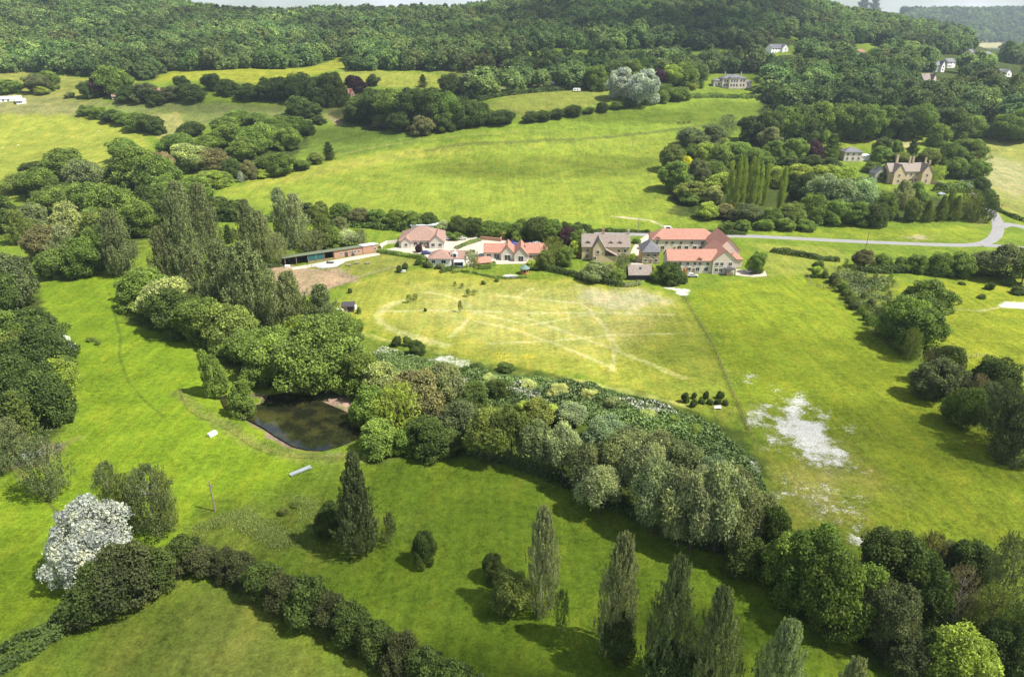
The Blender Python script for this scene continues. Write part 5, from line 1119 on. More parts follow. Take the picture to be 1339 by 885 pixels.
clump('hedge under small upper field', 'trees of the small upper field hedge', [(694, 160, 145, 20, 'shrub', 'dark'), (710, 158, 143, 24, 'shrub', 'dark'), (727, 155, 141, 22, 'shrub', 'dark'), (750, 152, 136, 26, 'shrub', 'dark'), (770, 148, 139, 16, 'shrub', 'mid'), (787, 146, 133, 18, 'shrub', 'dark'), (805, 142, 132, 18, 'shrub', 'mid'), (822, 140, 128, 20, 'shrub', 'dark'), (865, 134, 118, 22, 'shrub', 'mid'), (882, 132, 116, 22, 'broadleaf', 'mid')])
clump('clump beside the villa', 'trees by the pale silver tree', [(842, 137, 88, 44, 'broadleaf', 'bluegrey', 'large pale silver-blue tree on the edge of the small upper field'), (812, 130, 86, 34, 'broadleaf', 'bluegrey', 'smaller pale silver-blue tree left of the large one'), (862, 112, 89, 24, 'broadleaf', 'purple', 'dark red-purple tree behind the large silver-blue tree'), (780, 118, 84, 32, 'broadleaf', 'mid'), (798, 114, 78, 32, 'broadleaf', 'dark'), (826, 110, 76, 34, 'broadleaf', 'mid'), (878, 112, 82, 30, 'broadleaf', 'lime'), (896, 112, 78, 34, 'broadleaf', 'mid'), (912, 108, 84, 28, 'broadleaf', 'dark'), (868, 130, 108, 28, 'broadleaf', 'mid')])
hedge([(625, 133), (650, 127), (700, 121), (760, 117), (800, 118)], 4, 3, 'dark', 'dark clipped hedge along the top of the small upper field', 5, .5)
hedge([(900, 128), (930, 127), (975, 128), (1000, 127)], 6, 2.4, 'mid', 'garden shrub bank below the wide white villa', 4, .5)
clump('', None, [(906, 118, 108, 10, 'broadleaf', 'lime', 'small round tree left of the villa garden, nearest the silver-blue tree'), (917, 116, 104, 10, 'conifer', 'mid', 'small pointed tree between a round tree and the villa'), (995, 123, 110, 20, 'shrub', 'mid', 'rounded shrub on the lawn right of the villa'), (1022, 134, 112, 22, 'broadleaf', 'purple', 'dark purple tree right of the villa lawn'), (1010, 134, 115, 22, 'broadleaf', 'darkgrey', 'dark grey tree in front of the purple one near the villa')])
# central hedgerow between hill field and farm
clump('hedgerow behind the farm', 'trees of the central hedgerow', [(285, 285, 256, 34, 'broadleaf', 'dark'), (310, 286, 260, 32, 'broadleaf', 'dark'), (402, 288, 264, 28, 'broadleaf', 'dark'), (420, 288, 262, 26, 'broadleaf', 'olive'), (450, 291, 263, 30, 'broadleaf', 'mid'), (472, 293, 270, 28, 'broadleaf', 'brown'), (496, 295, 272, 28, 'broadleaf', 'mid'), (516, 297, 273, 28, 'broadleaf', 'mid'), (540, 300, 275, 32, 'broadleaf', 'mid'), (560, 300, 276, 26, 'broadleaf', 'dark'), (580, 306, 287, 26, 'shrub', 'silver'), (600, 308, 280, 30, 'broadleaf', 'dark'), (618, 308, 283, 26, 'broadleaf', 'dark'), (640, 308, 288, 28, 'broadleaf', 'mid'), (660, 310, 290, 26, 'broadleaf', 'mid'), (682, 312, 285, 32, 'broadleaf', 'mid'), (702, 316, 280, 36, 'broadleaf', 'dark'), (722, 316, 284, 30, 'broadleaf', 'mid'), (738, 316, 288, 28, 'broadleaf', 'dark'), (756, 316, 290, 30, 'broadleaf', 'dark')])
hedge([(270, 288), (330, 288), (400, 290), (470, 296), (540, 302), (600, 307), (660, 310), (700, 312)], 5, 3.2, 'mid', 'thick hedge bottom of the row between hill field and farm', 6, .42)
hedge([(735, 303), (790, 303.5), (850, 304.5)], 1.8, 1.5, 'dark', 'clipped dark hedge along the far side of the lane', 12, .28)
hedge([(880, 305), (930, 306.5), (975, 307)], 2.2, 1.8, 'dark', 'dark hedge between lane and field behind the long terrace', 12, .28)
clump('gardens left of the farmhouse', 'garden trees left of the farmhouse', [(742, 322, 296, 24, 'broadleaf', 'purple', 'dark purple tree in the garden trees left of the farmhouse'), (724, 348, 310, 30, 'birch', 'olive'), (738, 348, 320, 24, 'broadleaf', 'mid'), (752, 336, 314, 20, 'broadleaf', 'lime', 'bright yellow-green garden tree beside the farmhouse'), (712, 352, 326, 22, 'broadleaf', 'olive'), (757, 324, 298, 24, 'broadleaf', 'mid'), (764, 318, 292, 20, 'broadleaf', 'dark'), (697, 352, 338, 18, 'shrub', 'lime'), (676, 318, 302, 16, 'shrub', 'mid'), (617, 352, 327, 20, 'birch', 'olive', 'thin airy tree between the bungalow and the red-roofed shed'), (548, 330, 318, 10, 'shrub', 'purple', 'small purple shrub in front of the hall'), (595, 312, 304, 30, 'shrub', 'mid')])
clump('gardens before the old houses', 'garden trees in front of the old houses', [(776, 366, 340, 38, 'shrub', 'grey'), (792, 364, 344, 28, 'shrub', 'grey'), (813, 362, 332, 22, 'birch', 'grey'), (806, 368, 350, 26, 'shrub', 'mid'), (876, 370, 342, 32, 'broadleaf', 'dark'), (862, 368, 350, 24, 'shrub', 'mid'), (888, 369, 352, 20, 'shrub', 'dark'), (852, 355, 345, 12, 'shrub', 'lime'), (895, 362, 350, 9, 'sapling', 'orange', 'thin orange-leaved tree in front of the terrace'), (988, 357, 328, 23, 'broadleaf', 'mid', 'dense round tree at the right end of the gabled terrace'), (826, 342, 330, 14, 'shrub', 'lime'), (832, 318, 311, 12, 'shrub', 'mid')])
hedge([(711, 353), (735, 358), (765, 365), (790, 371), (815, 375)], 2.4, 2.2, 'dark', 'tall clipped dark hedge round the farmhouse garden', 22, .22, .12)
hedge([(815, 375), (828, 374), (836, 371)], 2.0, 1.4, 'grey', 'pale rough hedge at the end of the clipped farmhouse hedge', 18, .22)
hedge([(494, 330), (515, 333), (540, 337), (557, 340)], 2.0, 1.7, 'brightest', 'bright green clipped hedge above the picnic lawn', 24, .2, .1)
hedge([(576, 357), (590, 353.5), (600, 353)], 1.6, 1.6, 'dark', 'dark clipped hedge at the corner of the bungalow garden', 22, .2, .1)
hedge([(590, 356), (604, 354.5), (618, 357)], 2.5, 1.5, 'lime', 'loose yellow-green hedge below the bungalow', 20, .22)
hedge([(624, 352), (640, 352), (647, 346)], 1.2, 1.8, 'mid', 'clipped hedge in front of the small red-roofed shed', 22, .2, .1)
hedge([(617, 357), (640, 362), (665, 365), (690, 363)], 1.3, .8, 'mid', 'low flower border along the edge of the barn lawn', 18, .2)
hedge([(596, 326), (610, 320), (628, 314.5)], 2.2, 1.3, 'mid', 'planted green strip dividing the car park', 20, .2, .1)
clump('bungalow wall planting', 'shrubs by the bungalow', [(548, 346, 337, 10, 'shrub', 'dark'), (562, 350, 340, 10, 'shrub', 'grey'), (576, 351, 343, 12, 'shrub', 'grey'), (555, 349, 341, 7, 'shrub', 'dark')])
clump('pair beside white picnic table', 'bushes beside the white picnic table', [(522, 356, 346, 8, 'shrub', 'dark'), (530, 354, 342, 9, 'shrub', 'dark')])
clump('scatter on sunny meadow', 'young trees dotted on the sunny meadow', [(457.5, 383, 376, 6, 'shrub', 'dark'), (470, 410, 400, 6, 'shrub', 'mid'), (535, 396, 385, 9, 'sapling', 'olive'), (543, 392, 384, 8, 'sapling', 'olive'), (602, 408, 393, 7, 'sapling', 'olive'), (556, 407, 402, 4, 'shrub', 'dark'), (604, 377, 370, 6, 'sapling', 'mid'), (612, 388, 378, 9, 'sapling', 'mid'), (620, 386, 379, 8, 'sapling', 'mid'), (595, 374, 368, 5, 'sapling', 'mid'), (632, 372, 366, 6, 'shrub', 'mid'), (650, 368, 362, 6, 'shrub', 'mid')])
clump('orchard row by white bench', 'orchard trees by the white bench', [(896, 526, 512, 10, 'broadleaf', 'dark'), (907, 521, 512, 7, 'broadleaf', 'dark'), (906, 532, 520, 9, 'shrub', 'dark'), (917, 527, 520, 9, 'shrub', 'dark'), (923, 521, 510, 8, 'broadleaf', 'dark'), (928, 528, 521, 9, 'shrub', 'dark'), (939, 528, 520, 9, 'shrub', 'dark'), (941, 521, 510, 10, 'broadleaf', 'dark'), (948, 529, 522, 9, 'shrub', 'dark')])
# right: clump with the columnar poplars
clump('the lane copse', 'columnar poplars of the copse', [(952, 272, 212, 10, 'lombardy', 'lime'), (960, 273, 208, 11, 'lombardy', 'lime'), (968, 272, 205, 12, 'lombardy', 'lime'), (976, 271, 206, 12, 'lombardy', 'lime'), (983, 272, 209, 11, 'lombardy', 'lime'), (990, 270, 213, 11, 'lombardy', 'lime'), (998, 268, 216, 10, 'lombardy', 'lime'), (1018, 278, 219, 11, 'lombardy', 'lime')])
clump('the mixed lane copse', 'trees of the mixed copse', [(896, 226, 203, 17, 'broadleaf', 'yellow', 'bright golden-yellow tree at the left end of the copse'), (878, 222, 186, 34, 'broadleaf', 'olive'), (882, 250, 208, 42, 'broadleaf', 'mid'), (905, 262, 236, 40, 'broadleaf', 'olive'), (906, 216, 186, 30, 'broadleaf', 'mid'), (920, 218, 184, 30, 'broadleaf', 'lime'), (912, 238, 206, 26, 'broadleaf', 'darkgrey'), (940, 218, 186, 36, 'broadleaf', 'fresh'), (965, 216, 184, 36, 'broadleaf', 'fresh'), (930, 232, 208, 40, 'broadleaf', 'mid'), (940, 250, 224, 36, 'broadleaf', 'lime'), (990, 220, 192, 36, 'broadleaf', 'mid'), (930, 264, 242, 30, 'shrub', 'cream'), (946, 284, 266, 30, 'shrub', 'brown'), (925, 285, 264, 28, 'shrub', 'lime'), (900, 266, 250, 26, 'shrub', 'mid'),
 (972, 292, 264, 38, 'broadleaf', 'darkgrey'), (1008, 294, 270, 34, 'broadleaf', 'mid'), (1020, 242, 216, 40, 'broadleaf', 'lime'), (1045, 246, 212, 44, 'broadleaf', 'lime'), (1048, 262, 222, 30, 'broadleaf', 'dark'), (1075, 250, 212, 44, 'broadleaf', 'lime'), (1100, 252, 214, 44, 'broadleaf', 'lime'), (1075, 274, 226, 46, 'broadleaf', 'paleteal'), (1100, 278, 230, 46, 'broadleaf', 'paleteal'), (1122, 280, 228, 46, 'broadleaf', 'paleteal'), (1062, 290, 250, 36, 'broadleaf', 'mid'), (1090, 292, 258, 36, 'broadleaf', 'fresh'), (1064, 292, 266, 20, 'broadleaf', 'lime'), (1036, 294, 262, 32, 'broadleaf', 'olive'), (1118, 294, 262, 34, 'broadleaf', 'mid'), (1142, 296, 262, 30, 'broadleaf', 'dark'), (1000, 300, 286, 26, 'shrub', 'mid'), (1026, 301, 284, 26, 'shrub', 'mid'), (950, 302, 288, 22, 'shrub', 'mid'), (970, 303, 286, 24, 'shrub', 'mid'), (1052, 301, 286, 24, 'shrub', 'mid'), (1134, 258, 238, 26, 'shrub', 'mid')])
clump('row behind the lane copse', 'trees behind the copse', [(1010, 212, 182, 28, 'broadleaf', 'mid'), (1038, 208, 178, 34, 'broadleaf', 'mid'), (1062, 208, 182, 26, 'broadleaf', 'purple'), (1085, 208, 175, 34, 'conifer', 'mid'), (1030, 220, 202, 30, 'shrub', 'dark'), (1060, 222, 202, 30, 'shrub', 'dark'), (1085, 224, 204, 26, 'shrub', 'dark')])
clump('trees below the manor', 'trees on the lane side of the manor', [(1176, 272, 236, 30, 'greypoplar', 'silver'), (1196, 268, 236, 26, 'broadleaf', 'fresh'), (1155, 285, 250, 30, 'broadleaf', 'mid'), (1190, 289, 256, 22, 'broadleaf', 'olive'), (1211, 290, 262, 18, 'conical', 'olive'), (1228, 288, 256, 20, 'conical', 'olive'), (1238, 286, 248, 20, 'conical', 'lime'), (1246, 288, 256, 18, 'conical', 'olive'), (1264, 284, 248, 26, 'birch', 'olive'), (1288, 290, 254, 26, 'birch', 'dark'), (1276, 290, 258, 22, 'birch', 'olive')])
hedge([(1226, 252), (1242, 250), (1262, 250), (1270, 248)], 7, 4.5, 'mid', 'big rounded clipped hedge beside the manor', 8, .4, .12)
clump('trees round the manor', 'trees around the manor', [(1152, 205, 178, 24, 'broadleaf', 'dark'), (1150, 212, 190, 26, 'broadleaf', 'mid'), (1172, 204, 182, 14, 'broadleaf', 'mid'), (1190, 214, 183, 28, 'conifer', 'dark'), (1178, 214, 198, 24, 'broadleaf', 'olive'), (1212, 218, 192, 28, 'broadleaf', 'olive'), (1238, 216, 184, 34, 'broadleaf', 'mid'), (1222, 238, 216, 26, 'birch', 'lime'), (1248, 232, 204, 30, 'broadleaf', 'mid'), (1268, 210, 180, 38, 'broadleaf', 'mid'), (1274, 234, 206, 30, 'broadleaf', 'mid'), (1224, 190, 160, 28, 'broadleaf', 'mid'), (1280, 250, 230, 24, 'broadleaf', 'dark'), (1150, 236, 216, 20, 'shrub', 'dark'), (1138, 225, 210, 22, 'shrub', 'mid'), (1288, 262, 246, 20, 'shrub', 'dark'), (1296, 272, 258, 16, 'shrub', 'dark')])
hedge([(1293, 268), (1310, 278), (1330, 287), (1380, 300)], 1.8, 1.5, 'dark', 'dark hedge along the lower edge of the pale right field', 12, .28)
# field hedges right
hedge([(1008, 329), (1040, 334), (1070, 339), (1098, 342)], 3.0, 1.9, 'dark', 'dark free-standing hedge in the paddock by the lane', 14, .28)
hedge([(1120, 356), (1160, 356), (1200, 356), (1250, 358), (1310, 362), (1400, 366)], 4.0, 2.4, 'dark', 'thick hedge line along the top of the far right field', 9, .35)
clump('hedge below the lane', 'trees of the right field hedge', [(1129, 350, 324, 26, 'broadleaf', 'brown'), (1154, 352, 330, 24, 'shrub', 'mid'), (1178, 354, 334, 24, 'shrub', 'mid'), (1200, 356, 332, 28, 'broadleaf', 'mid'), (1228, 358, 328, 34, 'broadleaf', 'mid'), (1252, 360, 328, 36, 'broadleaf', 'mid'), (1280, 362, 326, 38, 'willow', 'grey'), (1312, 366, 315, 58, 'willow', 'grey'), (1335, 372, 328, 36, 'willow', 'mid')])
rows = along([(1068, 352), (1090, 372), (1120, 404), (1150, 440)], 3.2, ['shrub', 'sapling'], ['mid', 'olive', 'darkgrey', 'mid'], (2.4, 4.5), (.8, 1.1), 5, .25)
rows += fill([(1085, 350), (1160, 350), (1172, 385), (1168, 420), (1150, 430), (1115, 385)], 6.5, ['sapling', 'shrub', 'sapling'], ['mid', 'olive', 'fresh', 'grey'], (2.2, 4.2), (.5, .8), 6)
clump('the young plantation', 'young plantation beside the big oaks', rows)
clump('', None, [(1068, 362, 347, 16, 'shrub', 'lime', 'bright yellow-green shrub at the corner of the young plantation')])
clump('big oaks beside the plantation', 'big trees below the plantation', [(1200, 420, 364, 66, 'spreading', 'mid'), (1176, 446, 384, 60, 'broadleaf', 'mid'), (1196, 458, 398, 66, 'broadleaf', 'mid'), (1188, 472, 430, 24, 'birch', 'olive')])
clump('tree group below the oaks', 'trees down the right field edge', [(1212, 500, 458, 26, 'birch', 'brown'), (1234, 498, 446, 40, 'broadleaf', 'dark'), (1222, 520, 468, 58, 'broadleaf', 'darkgrey'), (1245, 515, 476, 40, 'broadleaf', 'darkgrey'), (1296, 522, 464, 56, 'broadleaf', 'dark'), (1256, 556, 502, 48, 'broadleaf', 'mid'), (1274, 530, 490, 24, 'birch', 'pink'), (1304, 580, 504, 58, 'birch', 'darkgrey'), (1318, 600, 514, 54, 'broadleaf', 'darkgrey'), (1284, 545, 498, 36, 'broadleaf', 'darkgrey'), (1332, 560, 512, 36, 'broadleaf', 'dark')])
clump('the far right field', 'low bushes in the far right field', [(1294, 378, 368, 12, 'shrub', 'dark'), (1318, 372, 362, 16, 'shrub', 'mid'), (1330, 384, 374, 18, 'shrub', 'dark'), (1258, 372, 368, 9, 'shrub', 'dark'), (1284, 390, 384, 10, 'shrub', 'mid')])
# big belt on the right above the copse
clump('long dense belt above the manor', 'trees of the long dense belt', [(982, 186, 150, 34, 'broadleaf', 'dark'), (1000, 188, 140, 40, 'broadleaf', 'dark'), (1022, 186, 136, 42, 'broadleaf', 'mid'), (1044, 186, 132, 42, 'broadleaf', 'dark'), (1066, 184, 130, 42, 'broadleaf', 'mid'), (1088, 182, 132, 44, 'broadleaf', 'mid'), (1110, 182, 132, 42, 'broadleaf', 'mid'), (1130, 182, 132, 44, 'broadleaf', 'mid'), (1152, 180, 136, 40, 'broadleaf', 'mid'), (1172, 180, 136, 42, 'broadleaf', 'dark'), (1194, 180, 132, 42, 'broadleaf', 'mid'), (1006, 196, 164, 30, 'broadleaf', 'grey'), (1242, 180, 138, 44, 'broadleaf', 'dark'), (1268, 178, 148, 36, 'broadleaf', 'mid'), (1312, 184, 146, 44, 'broadleaf', 'mid'), (1334, 182, 140, 40, 'broadleaf', 'mid')])
clump('slope below the villa', 'trees on the slope below the villa', [(950, 178, 150, 24, 'birch', 'grey'), (932, 188, 162, 32, 'broadleaf', 'darkgrey'), (972, 164, 152, 14, 'shrub', 'dark'), (905, 192, 166, 38, 'broadleaf', 'darkgrey'), (890, 130, 112, 26, 'broadleaf', 'fresh')])
clump('the skyline pair', 'hilltop pines on the skyline', [(1126, 24, -7, 26, 'conifer', 'darkgrey'), (1141, 24, -5, 22, 'conifer', 'darkgrey')])
clump('rough grass patches', 'low bushes in the rough meadow grass', [(120, 446, 440, 12, 'shrub', 'mid'), (128, 450, 444, 8, 'shrub', 'mid'), (372, 672, 662, 14, 'shrub', 'olive'), (385, 662, 655, 10, 'shrub', 'olive')])
print('TREES', N_TREES)

# ------------------------------------------------------------------ scrub and reeds: nobody could count them
def scrub(px_pts, n, hmax, size, cols, seed=0, nm='scrub_undergrowth', fade=False):
    poly = W(px_pts); a = np.array(poly); lo, hi = a.min(0), a.max(0)
    x = rng.uniform(lo[0], hi[0], n * 3); y = rng.uniform(lo[1], hi[1], n * 3)
    d = sdist(x, y, poly); k = d > rng.uniform(0, 1.5, len(d)); x, y, d = x[k][:n], y[k][:n], d[k][:n]; n = len(x)
    hgt = hmax * (.12 + .5 * np.abs(np.sin(x / 2.9 + 1.7 * np.sin(y / 3.3)) * np.sin(y / 2.3 + 2 * np.sin(x / 5.1))) + .38 * np.abs(np.sin(x / 6.1 - 1.3 * np.sin(y / 7.3)) * np.sin(y / 5.2 + 1.1))) * smooth(0, 3, d)
    z = Z(x, y) + hgt * np.sqrt(rng.uniform(.1, 1, n))
    P = np.stack([x, y, z], 1); Nn = unit(rdir(n) * 1.0 + np.array([0, 0, .6]))
    if fade:
        den = .5 + .5 * np.sin(x / 3.9 + 1.5 * np.sin(y / 5.1) + seed) * np.sin(y / 3.1 + 1.2 * np.sin(x / 6.3)); kk = rng.uniform(size=n) < smooth(.15, .75, den) * smooth(0, 6, d)
        x, y, z, d, P, Nn = x[kk], y[kk], z[kk], d[kk], P[kk], Nn[kk]; n = len(x)
    grp = (np.sin(x / 5.3 + 2 * np.sin(y / 7.1) + seed) + np.sin(y / 4.2 + seed) + rng.normal(0, .35, n))
    tone = np.clip(.5 + .2 * grp + rng.normal(0, .12, n), 0, 1)
    wh = (np.sin(x / 3.7 + 1.3 * np.sin(y / 2.9)) + np.sin(y / 2.6 + x / 9) > 1.15) & (rng.uniform(size=n) < .5)
    org = np.array([a[:, 0].mean(), a[:, 1].mean(), 0])
    if nm == 'rough_grass':
        Nn = unit(rdir(n) * np.array([1, 1, .2])); me = leaves(nm, P - org, Nn, .055, tone, 4.5, rdir(n) * .45 + np.array([0, 0, 1]), mat=M['scrub'])
    else: me = leaves(nm, P - org, Nn, size, tone, 1.2, mat=M['scrub'])
    at_ = me.attributes.new('bloom', 'FLOAT', 'POINT'); at_.data.foreach_set('value', np.repeat((wh * cols[1]).astype(np.float32), 4))
    o = link(bpy.data.objects.new(nm, me)); o.location = org; o.color = (*[q * 1.25 for q in cols[0]], 1); tag(o, kind='stuff')
    return o
m, nt = new_mat('scrub_leaf'); oi = N(nt, 'ShaderNodeObjectInfo'); at_ = N(nt, 'ShaderNodeAttribute'); at_.attribute_name = 'tone'; bl = N(nt, 'ShaderNodeAttribute'); bl.attribute_name = 'bloom'
sv = N(nt, 'ShaderNodeVectorMath'); sv.operation = 'SCALE'; L(nt, oi.outputs['Color'], sv.inputs[0]); L(nt, maprange(nt, at_.outputs['Fac'], 0, 1, .55, 1.6), sv.inputs['Scale'])
c = mixc(nt, bl.outputs['Fac'], sv.outputs[0], (.52, .52, .42)); p = N(nt, 'ShaderNodeBsdfPrincipled'); L(nt, c, p.inputs['Base Color']); p.inputs['Roughness'].default_value = .6; out(nt, p.outputs[0]); M['scrub'] = m
scrub([(600, 480), (660, 490), (760, 500), (880, 532), (940, 560), (990, 600), (1010, 660), (960, 660), (880, 600), (780, 560), (700, 545), (640, 530), (600, 520)], 80000, 3.2, .25, ((.092, .140, .034), .85), 1)
scrub([(470, 470), (500, 452), (600, 478), (640, 500), (600, 540), (520, 520), (480, 500)], 30000, 2.0, .24, ((.10, .15, .035), .8), 2)
scrub([(480, 585), (560, 590), (640, 602), (760, 650), (880, 712), (1000, 745), (1010, 720), (900, 690), (780, 630), (640, 590), (560, 575)], 30000, 1.6, .20, ((.065, .105, .022), .0), 3)
scrub([(960, 735), (1040, 770), (1120, 830), (1180, 890), (1260, 900), (1330, 880), (1320, 800), (1220, 780), (1140, 770), (1060, 730)], 40000, 1.5, .20, ((.055, .085, .02), .1), 4)
scrub([(1085, 350), (1165, 350), (1175, 400), (1170, 440), (1150, 440), (1110, 395)], 22000, 1.3, .22, ((.12, .16, .035), .15), 5, fade=True)
scrub([(160, 400), (200, 420), (280, 455), (340, 490), (420, 525), (470, 520), (440, 470), (340, 430), (240, 390), (180, 380)], 30000, 1.6, .25, ((.05, .085, .02), .0), 6)
scrub([(0, 620), (-30, 500), (-30, 400), (40, 410), (80, 480), (86, 520), (70, 570), (40, 600)], 20000, 1.5, .25, ((.045, .075, .02), .0), 7)
scrub([(225, 735), (238, 690), (290, 665), (400, 640), (430, 655), (410, 720), (330, 735), (260, 738)], 55000, .6, .14, ((.165, .205, .05), .0), 8, 'rough_grass', True)
scrub([(240, 516), (262, 541), (300, 562), (340, 586), (390, 601), (470, 600), (470, 590), (400, 590), (350, 570), (300, 545), (270, 528)], 60000, .5, .13, ((.15, .19, .045), .0), 9, 'rough_grass', True)
scrub([(80, 880), (130, 826), (190, 782), (240, 756), (290, 765), (350, 792), (410, 832), (470, 868), (480, 885), (400, 838), (340, 805), (280, 776), (240, 768), (190, 796), (130, 842), (90, 890)], 60000, .6, .13, ((.11, .16, .035), .0), 10, 'rough_grass', True)

# ------------------------------------------------------------------ far hanging woods: one mass
far_protos = bpy.data.collections.new('woodland_kinds')
for i in range(9):
    me = crown_round('woodland_tree', 26 + 2 * i, 2300, .044, jit=.65, lr=(.10 + .008 * i, .2), spread=.34 + .02 * (i % 4), mat=M['wood_leaf'], taper=.45 if i % 3 == 0 else 0) if i < 8 else crown_sprays('woodland_tree', 260, 11, .026, lambda z: cone_env(z) * .8, .8, (.08, .16), .02, 1.3, mat=M['wood_leaf'], rad=.05)
    far_protos.objects.link(bpy.data.objects.new('woodland_tree', me))
KEEP = [(1000, 50, 1050, 93), (1110, 58, 1152, 91), (1214, 72, 1260, 119), (1196, 95, 1236, 131), (1262, 56, 1314, 94), (1290, 84, 1345, 124), (1270, 154, 1304, 190), (926, 96, 1002, 140), (200, 118, 224, 146), (440, 112, 470, 160), (1150, 50, 1228, 58), (1230, 98, 1290, 108)]
def wood_points(px_pts, step, y0, y1, world=None, p_keep=1.0):
    gx = np.arange(-1500, 4200 if y0 > 2000 else 1500, step); gy = np.arange(y0, y1, step * .87)
    X, Y = np.meshgrid(gx, gy); X = X + (np.arange(len(gy)) % 2)[:, None] * step / 2
    X = (X + rng.uniform(-.38, .38, X.shape) * step).ravel(); Y = (Y + rng.uniform(-.38, .38, Y.shape) * step).ravel()
    z = Z(X, Y); px, py = proj(X, Y, z)
    k = inside(px, py, px_pts) & (rng.uniform(size=len(X)) < p_keep)
    for a, b, c, d in KEEP: k &= ~((px > a) & (px < c) & (py > b) & (py < d))
    return np.stack([X[k], Y[k], z[k]], 1)
pts = []
WOOD = [(-300, 95), (95, 96), (196, 110), (212, 94), (300, 92), (392, 90), (446, 76), (462, 82), (540, 82), (625, 80), (700, 66), (860, 64), (990, 66), (1010, 66), (1130, 60), (1180, 72), (1250, 88), (1650, 100), (1650, -90), (-300, -90)]
pts.append(wood_points(WOOD, 11.6, 560, 1190))
pts.append(wood_points([(1000, 134), (1008, 70), (1130, 64), (1180, 76), (1250, 92), (1650, 104), (1650, 176), (1330, 178), (1290, 172), (1215, 150), (1010, 148)], 9.8, 430, 1000, p_keep=.93))
pts.append(wood_points([(720, 92), (830, 88), (1010, 84), (1010, 106), (900, 104), (780, 98), (720, 98)], 9.0, 560, 820, p_keep=.7))
pts.append(wood_points([(455, 86), (640, 84), (720, 86), (720, 92), (640, 95), (560, 93), (455, 93)], 10, 560, 800, p_keep=.7))
pts.append(wood_points([(590, 118), (640, 104), (700, 100), (790, 104), (790, 110), (640, 128), (600, 132)], 9, 520, 720, p_keep=.4))
farp = wood_points([(1180, 62), (1180, -40), (1700, -40), (1700, 66)], 22, 2350, 3600, p_keep=.85)
def mass(name, P, smin, smax):
    me = bpy.data.meshes.new(name); me.vertices.add(len(P)); me.vertices.foreach_set('co', P.astype(np.float32).ravel()); me.update()
    for nm, arr in (('size', rng.uniform(smin, smax, len(P))), ('rot', rng.uniform(0, 6.28, len(P))), ('wide', rng.uniform(.85, 1.25, len(P)))):
        a = me.attributes.new(nm, 'FLOAT', 'POINT'); a.data.foreach_set('value', arr.astype(np.float32))
    o = link(bpy.data.objects.new(name, me)); tag(o, kind='stuff')
    ng = bpy.data.node_groups.new('woodland_scatter', 'GeometryNodeTree')
    ng.interface.new_socket('Geometry', in_out='INPUT', socket_type='NodeSocketGeometry'); ng.interface.new_socket('Geometry', in_out='OUTPUT', socket_type='NodeSocketGeometry')
    gi = ng.nodes.new('NodeGroupInput'); go = ng.nodes.new('NodeGroupOutput')
    ci = ng.nodes.new('GeometryNodeCollectionInfo'); ci.inputs['Collection'].default_value = far_protos; ci.inputs['Separate Children'].default_value = True; ci.inputs['Reset Children'].default_value = True
    ip = ng.nodes.new('GeometryNodeInstanceOnPoints'); ip.inputs['Pick Instance'].default_value = True
    def attr(n):
        q = ng.nodes.new('GeometryNodeInputNamedAttribute'); q.data_type = 'FLOAT'; q.inputs['Name'].default_value = n; return q.outputs['Attribute']
    cv = ng.nodes.new('ShaderNodeCombineXYZ'); mu = ng.nodes.new('ShaderNodeMath'); mu.operation = 'MULTIPLY'
    ng.links.new(attr('size'), mu.inputs[0]); ng.links.new(attr('wide'), mu.inputs[1])
    ng.links.new(mu.outputs[0], cv.inputs[0]); ng.links.new(mu.outputs[0], cv.inputs[1]); ng.links.new(attr('size'), cv.inputs[2])
    cr = ng.nodes.new('ShaderNodeCombineXYZ'); ng.links.new(attr('rot'), cr.inputs[2])
    er = ng.nodes.new('FunctionNodeEulerToRotation'); ng.links.new(cr.outputs[0], er.inputs[0])
    ng.links.new(gi.outputs[0], ip.inputs['Points']); ng.links.new(ci.outputs[0], ip.inputs['Instance']); ng.links.new(er.outputs[0], ip.inputs['Rotation']); ng.links.new(cv.outputs[0], ip.inputs['Scale'])
    ng.links.new(ip.outputs[0], go.inputs[0])
    md = o.modifiers.new('scatter', 'NODES'); md.node_group = ng
    return o
P = np.concatenate(pts); print('WOOD', len(P), len(farp))
mass('woodland', P, 10, 21)
mass('far_woodland', farp, 16, 26)
HAZE, CLOUD, SKY, SUN_E, EXPO = 0.00011, .0078, .080, 5.0, .90
CLOUDS = [[(600, 720, 42, 30), (850, 720, 50, 34), (1080, 700, 42, 36), (1290, 650, 45, 42), (820, 1000, 90, 24), (430, 980, 50, 16), (20, 790, 24, 14)],
 [(945, 450, 20, 26), (1030, 470, 26, 18), (1110, 480, 20, 20), (1120, 570, 26, 18)],
 [(640, 222, 40, 20), (740, 220, 45, 22), (800, 214, 30, 18)],
 [(780, 30, 200, 90), (980, 40, 150, 90), (1040, 165, 70, 26), (720, 95, 100, 45), (850, 152, 90, 18), (820, 100, 60, 40), (880, 20, 220, 110), (760, 45, 190, 80), (960, 50, 190, 80), (860, 55, 260, 70), (1120, 150, 70, 40), (1080, 100, 80, 50), (1000, 150, 60, 30)],
 [(380, 122, 90, 32), (520, 140, 80, 34), (300, 138, 70, 20), (610, 150, 40, 22), (440, 178, 40, 18)]]
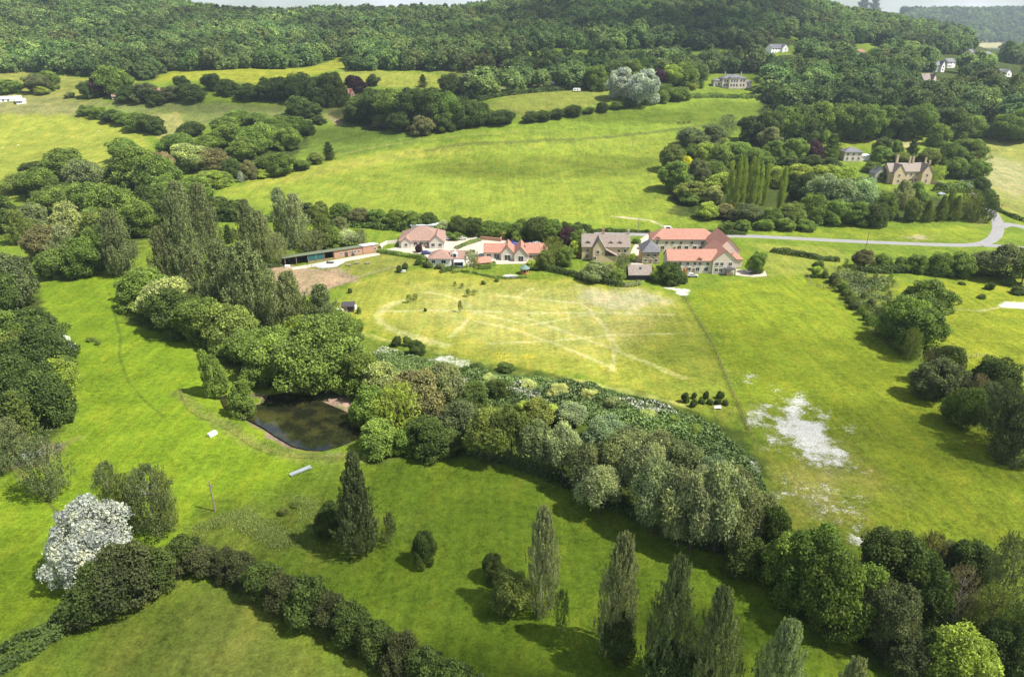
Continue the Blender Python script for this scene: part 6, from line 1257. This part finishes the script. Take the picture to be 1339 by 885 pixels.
# ------------------------------------------------------------------ air, clouds, light, camera
def hex_box(name, lo, hi, mat):
    mb = MB(); mb.box(lo[0], hi[0], lo[1], hi[1], lo[2], hi[2]); o = mb.build(name, mat); return o
hm = bpy.data.materials.new('haze'); hm.use_nodes = True; nt = hm.node_tree; nt.nodes.clear()
v = N(nt, 'ShaderNodeVolumePrincipled'); v.inputs['Color'].default_value = (.74, .86, 1, 1); v.inputs['Density'].default_value = HAZE; v.inputs['Anisotropy'].default_value = .35
o_ = N(nt, 'ShaderNodeOutputMaterial'); L(nt, v.outputs[0], o_.inputs['Volume'])
if HAZE > 0: tag(hex_box('haze', (-16000, -700, -4), (16000, 6100, 235), hm), kind='stuff')

cmat = bpy.data.materials.new('cloud'); cmat.use_nodes = True; nt = cmat.node_tree; nt.nodes.clear()
v = N(nt, 'ShaderNodeVolumePrincipled'); v.inputs['Color'].default_value = (1, 1, 1, 1); v.inputs['Density'].default_value = CLOUD; v.inputs['Anisotropy'].default_value = .5
o_ = N(nt, 'ShaderNodeOutputMaterial'); L(nt, v.outputs[0], o_.inputs['Volume'])
CLOUD_Z = 900.0
def cloud(puffs, label=None):
    """puffs: (ground px, py of the shaded place, half width, half depth in metres): the cloud floats where its shadow falls there"""
    bm = bmesh.new()
    for px, py, a, b in puffs:
        g = at(px, py); t = (CLOUD_Z - g.z) / SUN.z; c = g + SUN * t
        m4 = Matrix.Translation(c) @ Matrix.Diagonal((a, b, 45, 1))
        bmesh.ops.create_icosphere(bm, subdivisions=3, radius=1, matrix=m4)
    me = bpy.data.meshes.new('cloud'); bm.to_mesh(me); bm.free(); me.materials.append(cmat)
    tag(link(bpy.data.objects.new('cloud', me)), kind='structure')
for pf in CLOUDS: cloud(pf)

w = bpy.data.worlds.new('World'); SC.world = w; w.use_nodes = True; nt = w.node_tree; nt.nodes.clear()
sk = N(nt, 'ShaderNodeTexSky'); sk.sky_type = 'NISHITA'; sk.sun_disc = False; sk.sun_elevation = SUN_EL; sk.sun_rotation = SUN_AZ; sk.air_density = 1.0; sk.dust_density = 1.0; sk.ozone_density = 1.0
bg = N(nt, 'ShaderNodeBackground'); bg.inputs['Strength'].default_value = SKY
tg = N(nt, 'ShaderNodeTexCoord'); cn_ = noise(nt, tg.outputs['Generated'], 2.6, 6, .58, (1, 1, 2.6, .4))
L(nt, mixc(nt, maprange(nt, cn_, .46, .64, 0, .92), sk.outputs[0], (7.2, 7.4, 7.8)), bg.inputs['Color'])
ow = N(nt, 'ShaderNodeOutputWorld'); L(nt, bg.outputs[0], ow.inputs['Surface'])
sl = bpy.data.lights.new('sun', 'SUN'); sl.energy = SUN_E; sl.angle = R(.5); sl.color = (1, .955, .87)
so = link(bpy.data.objects.new('sun', sl)); so.rotation_euler = SUN.to_track_quat('Z', 'Y').to_euler(); so.location = (200, 100, 400)

cam = bpy.data.cameras.new('camera'); cam.sensor_width = 36; cam.lens = F / PW * 36; cam.clip_start = 1; cam.clip_end = 30000
co_ = link(bpy.data.objects.new('camera', cam)); co_.location = (0, 0, CAM_H); co_.rotation_euler = (R(90) - PITCH, 0, 0)
SC.camera = co_
SC.view_settings.view_transform = 'Standard'; SC.view_settings.look = 'None'; SC.view_settings.exposure = EXPO; SC.view_settings.gamma = 1; SC.view_settings.use_curve_mapping = False
SC.cycles.max_bounces = 6; SC.cycles.diffuse_bounces = 2; SC.cycles.glossy_bounces = 2; SC.cycles.transmission_bounces = 3; SC.cycles.volume_bounces = 0; SC.cycles.transparent_max_bounces = 8
SC.cycles.use_denoising = True
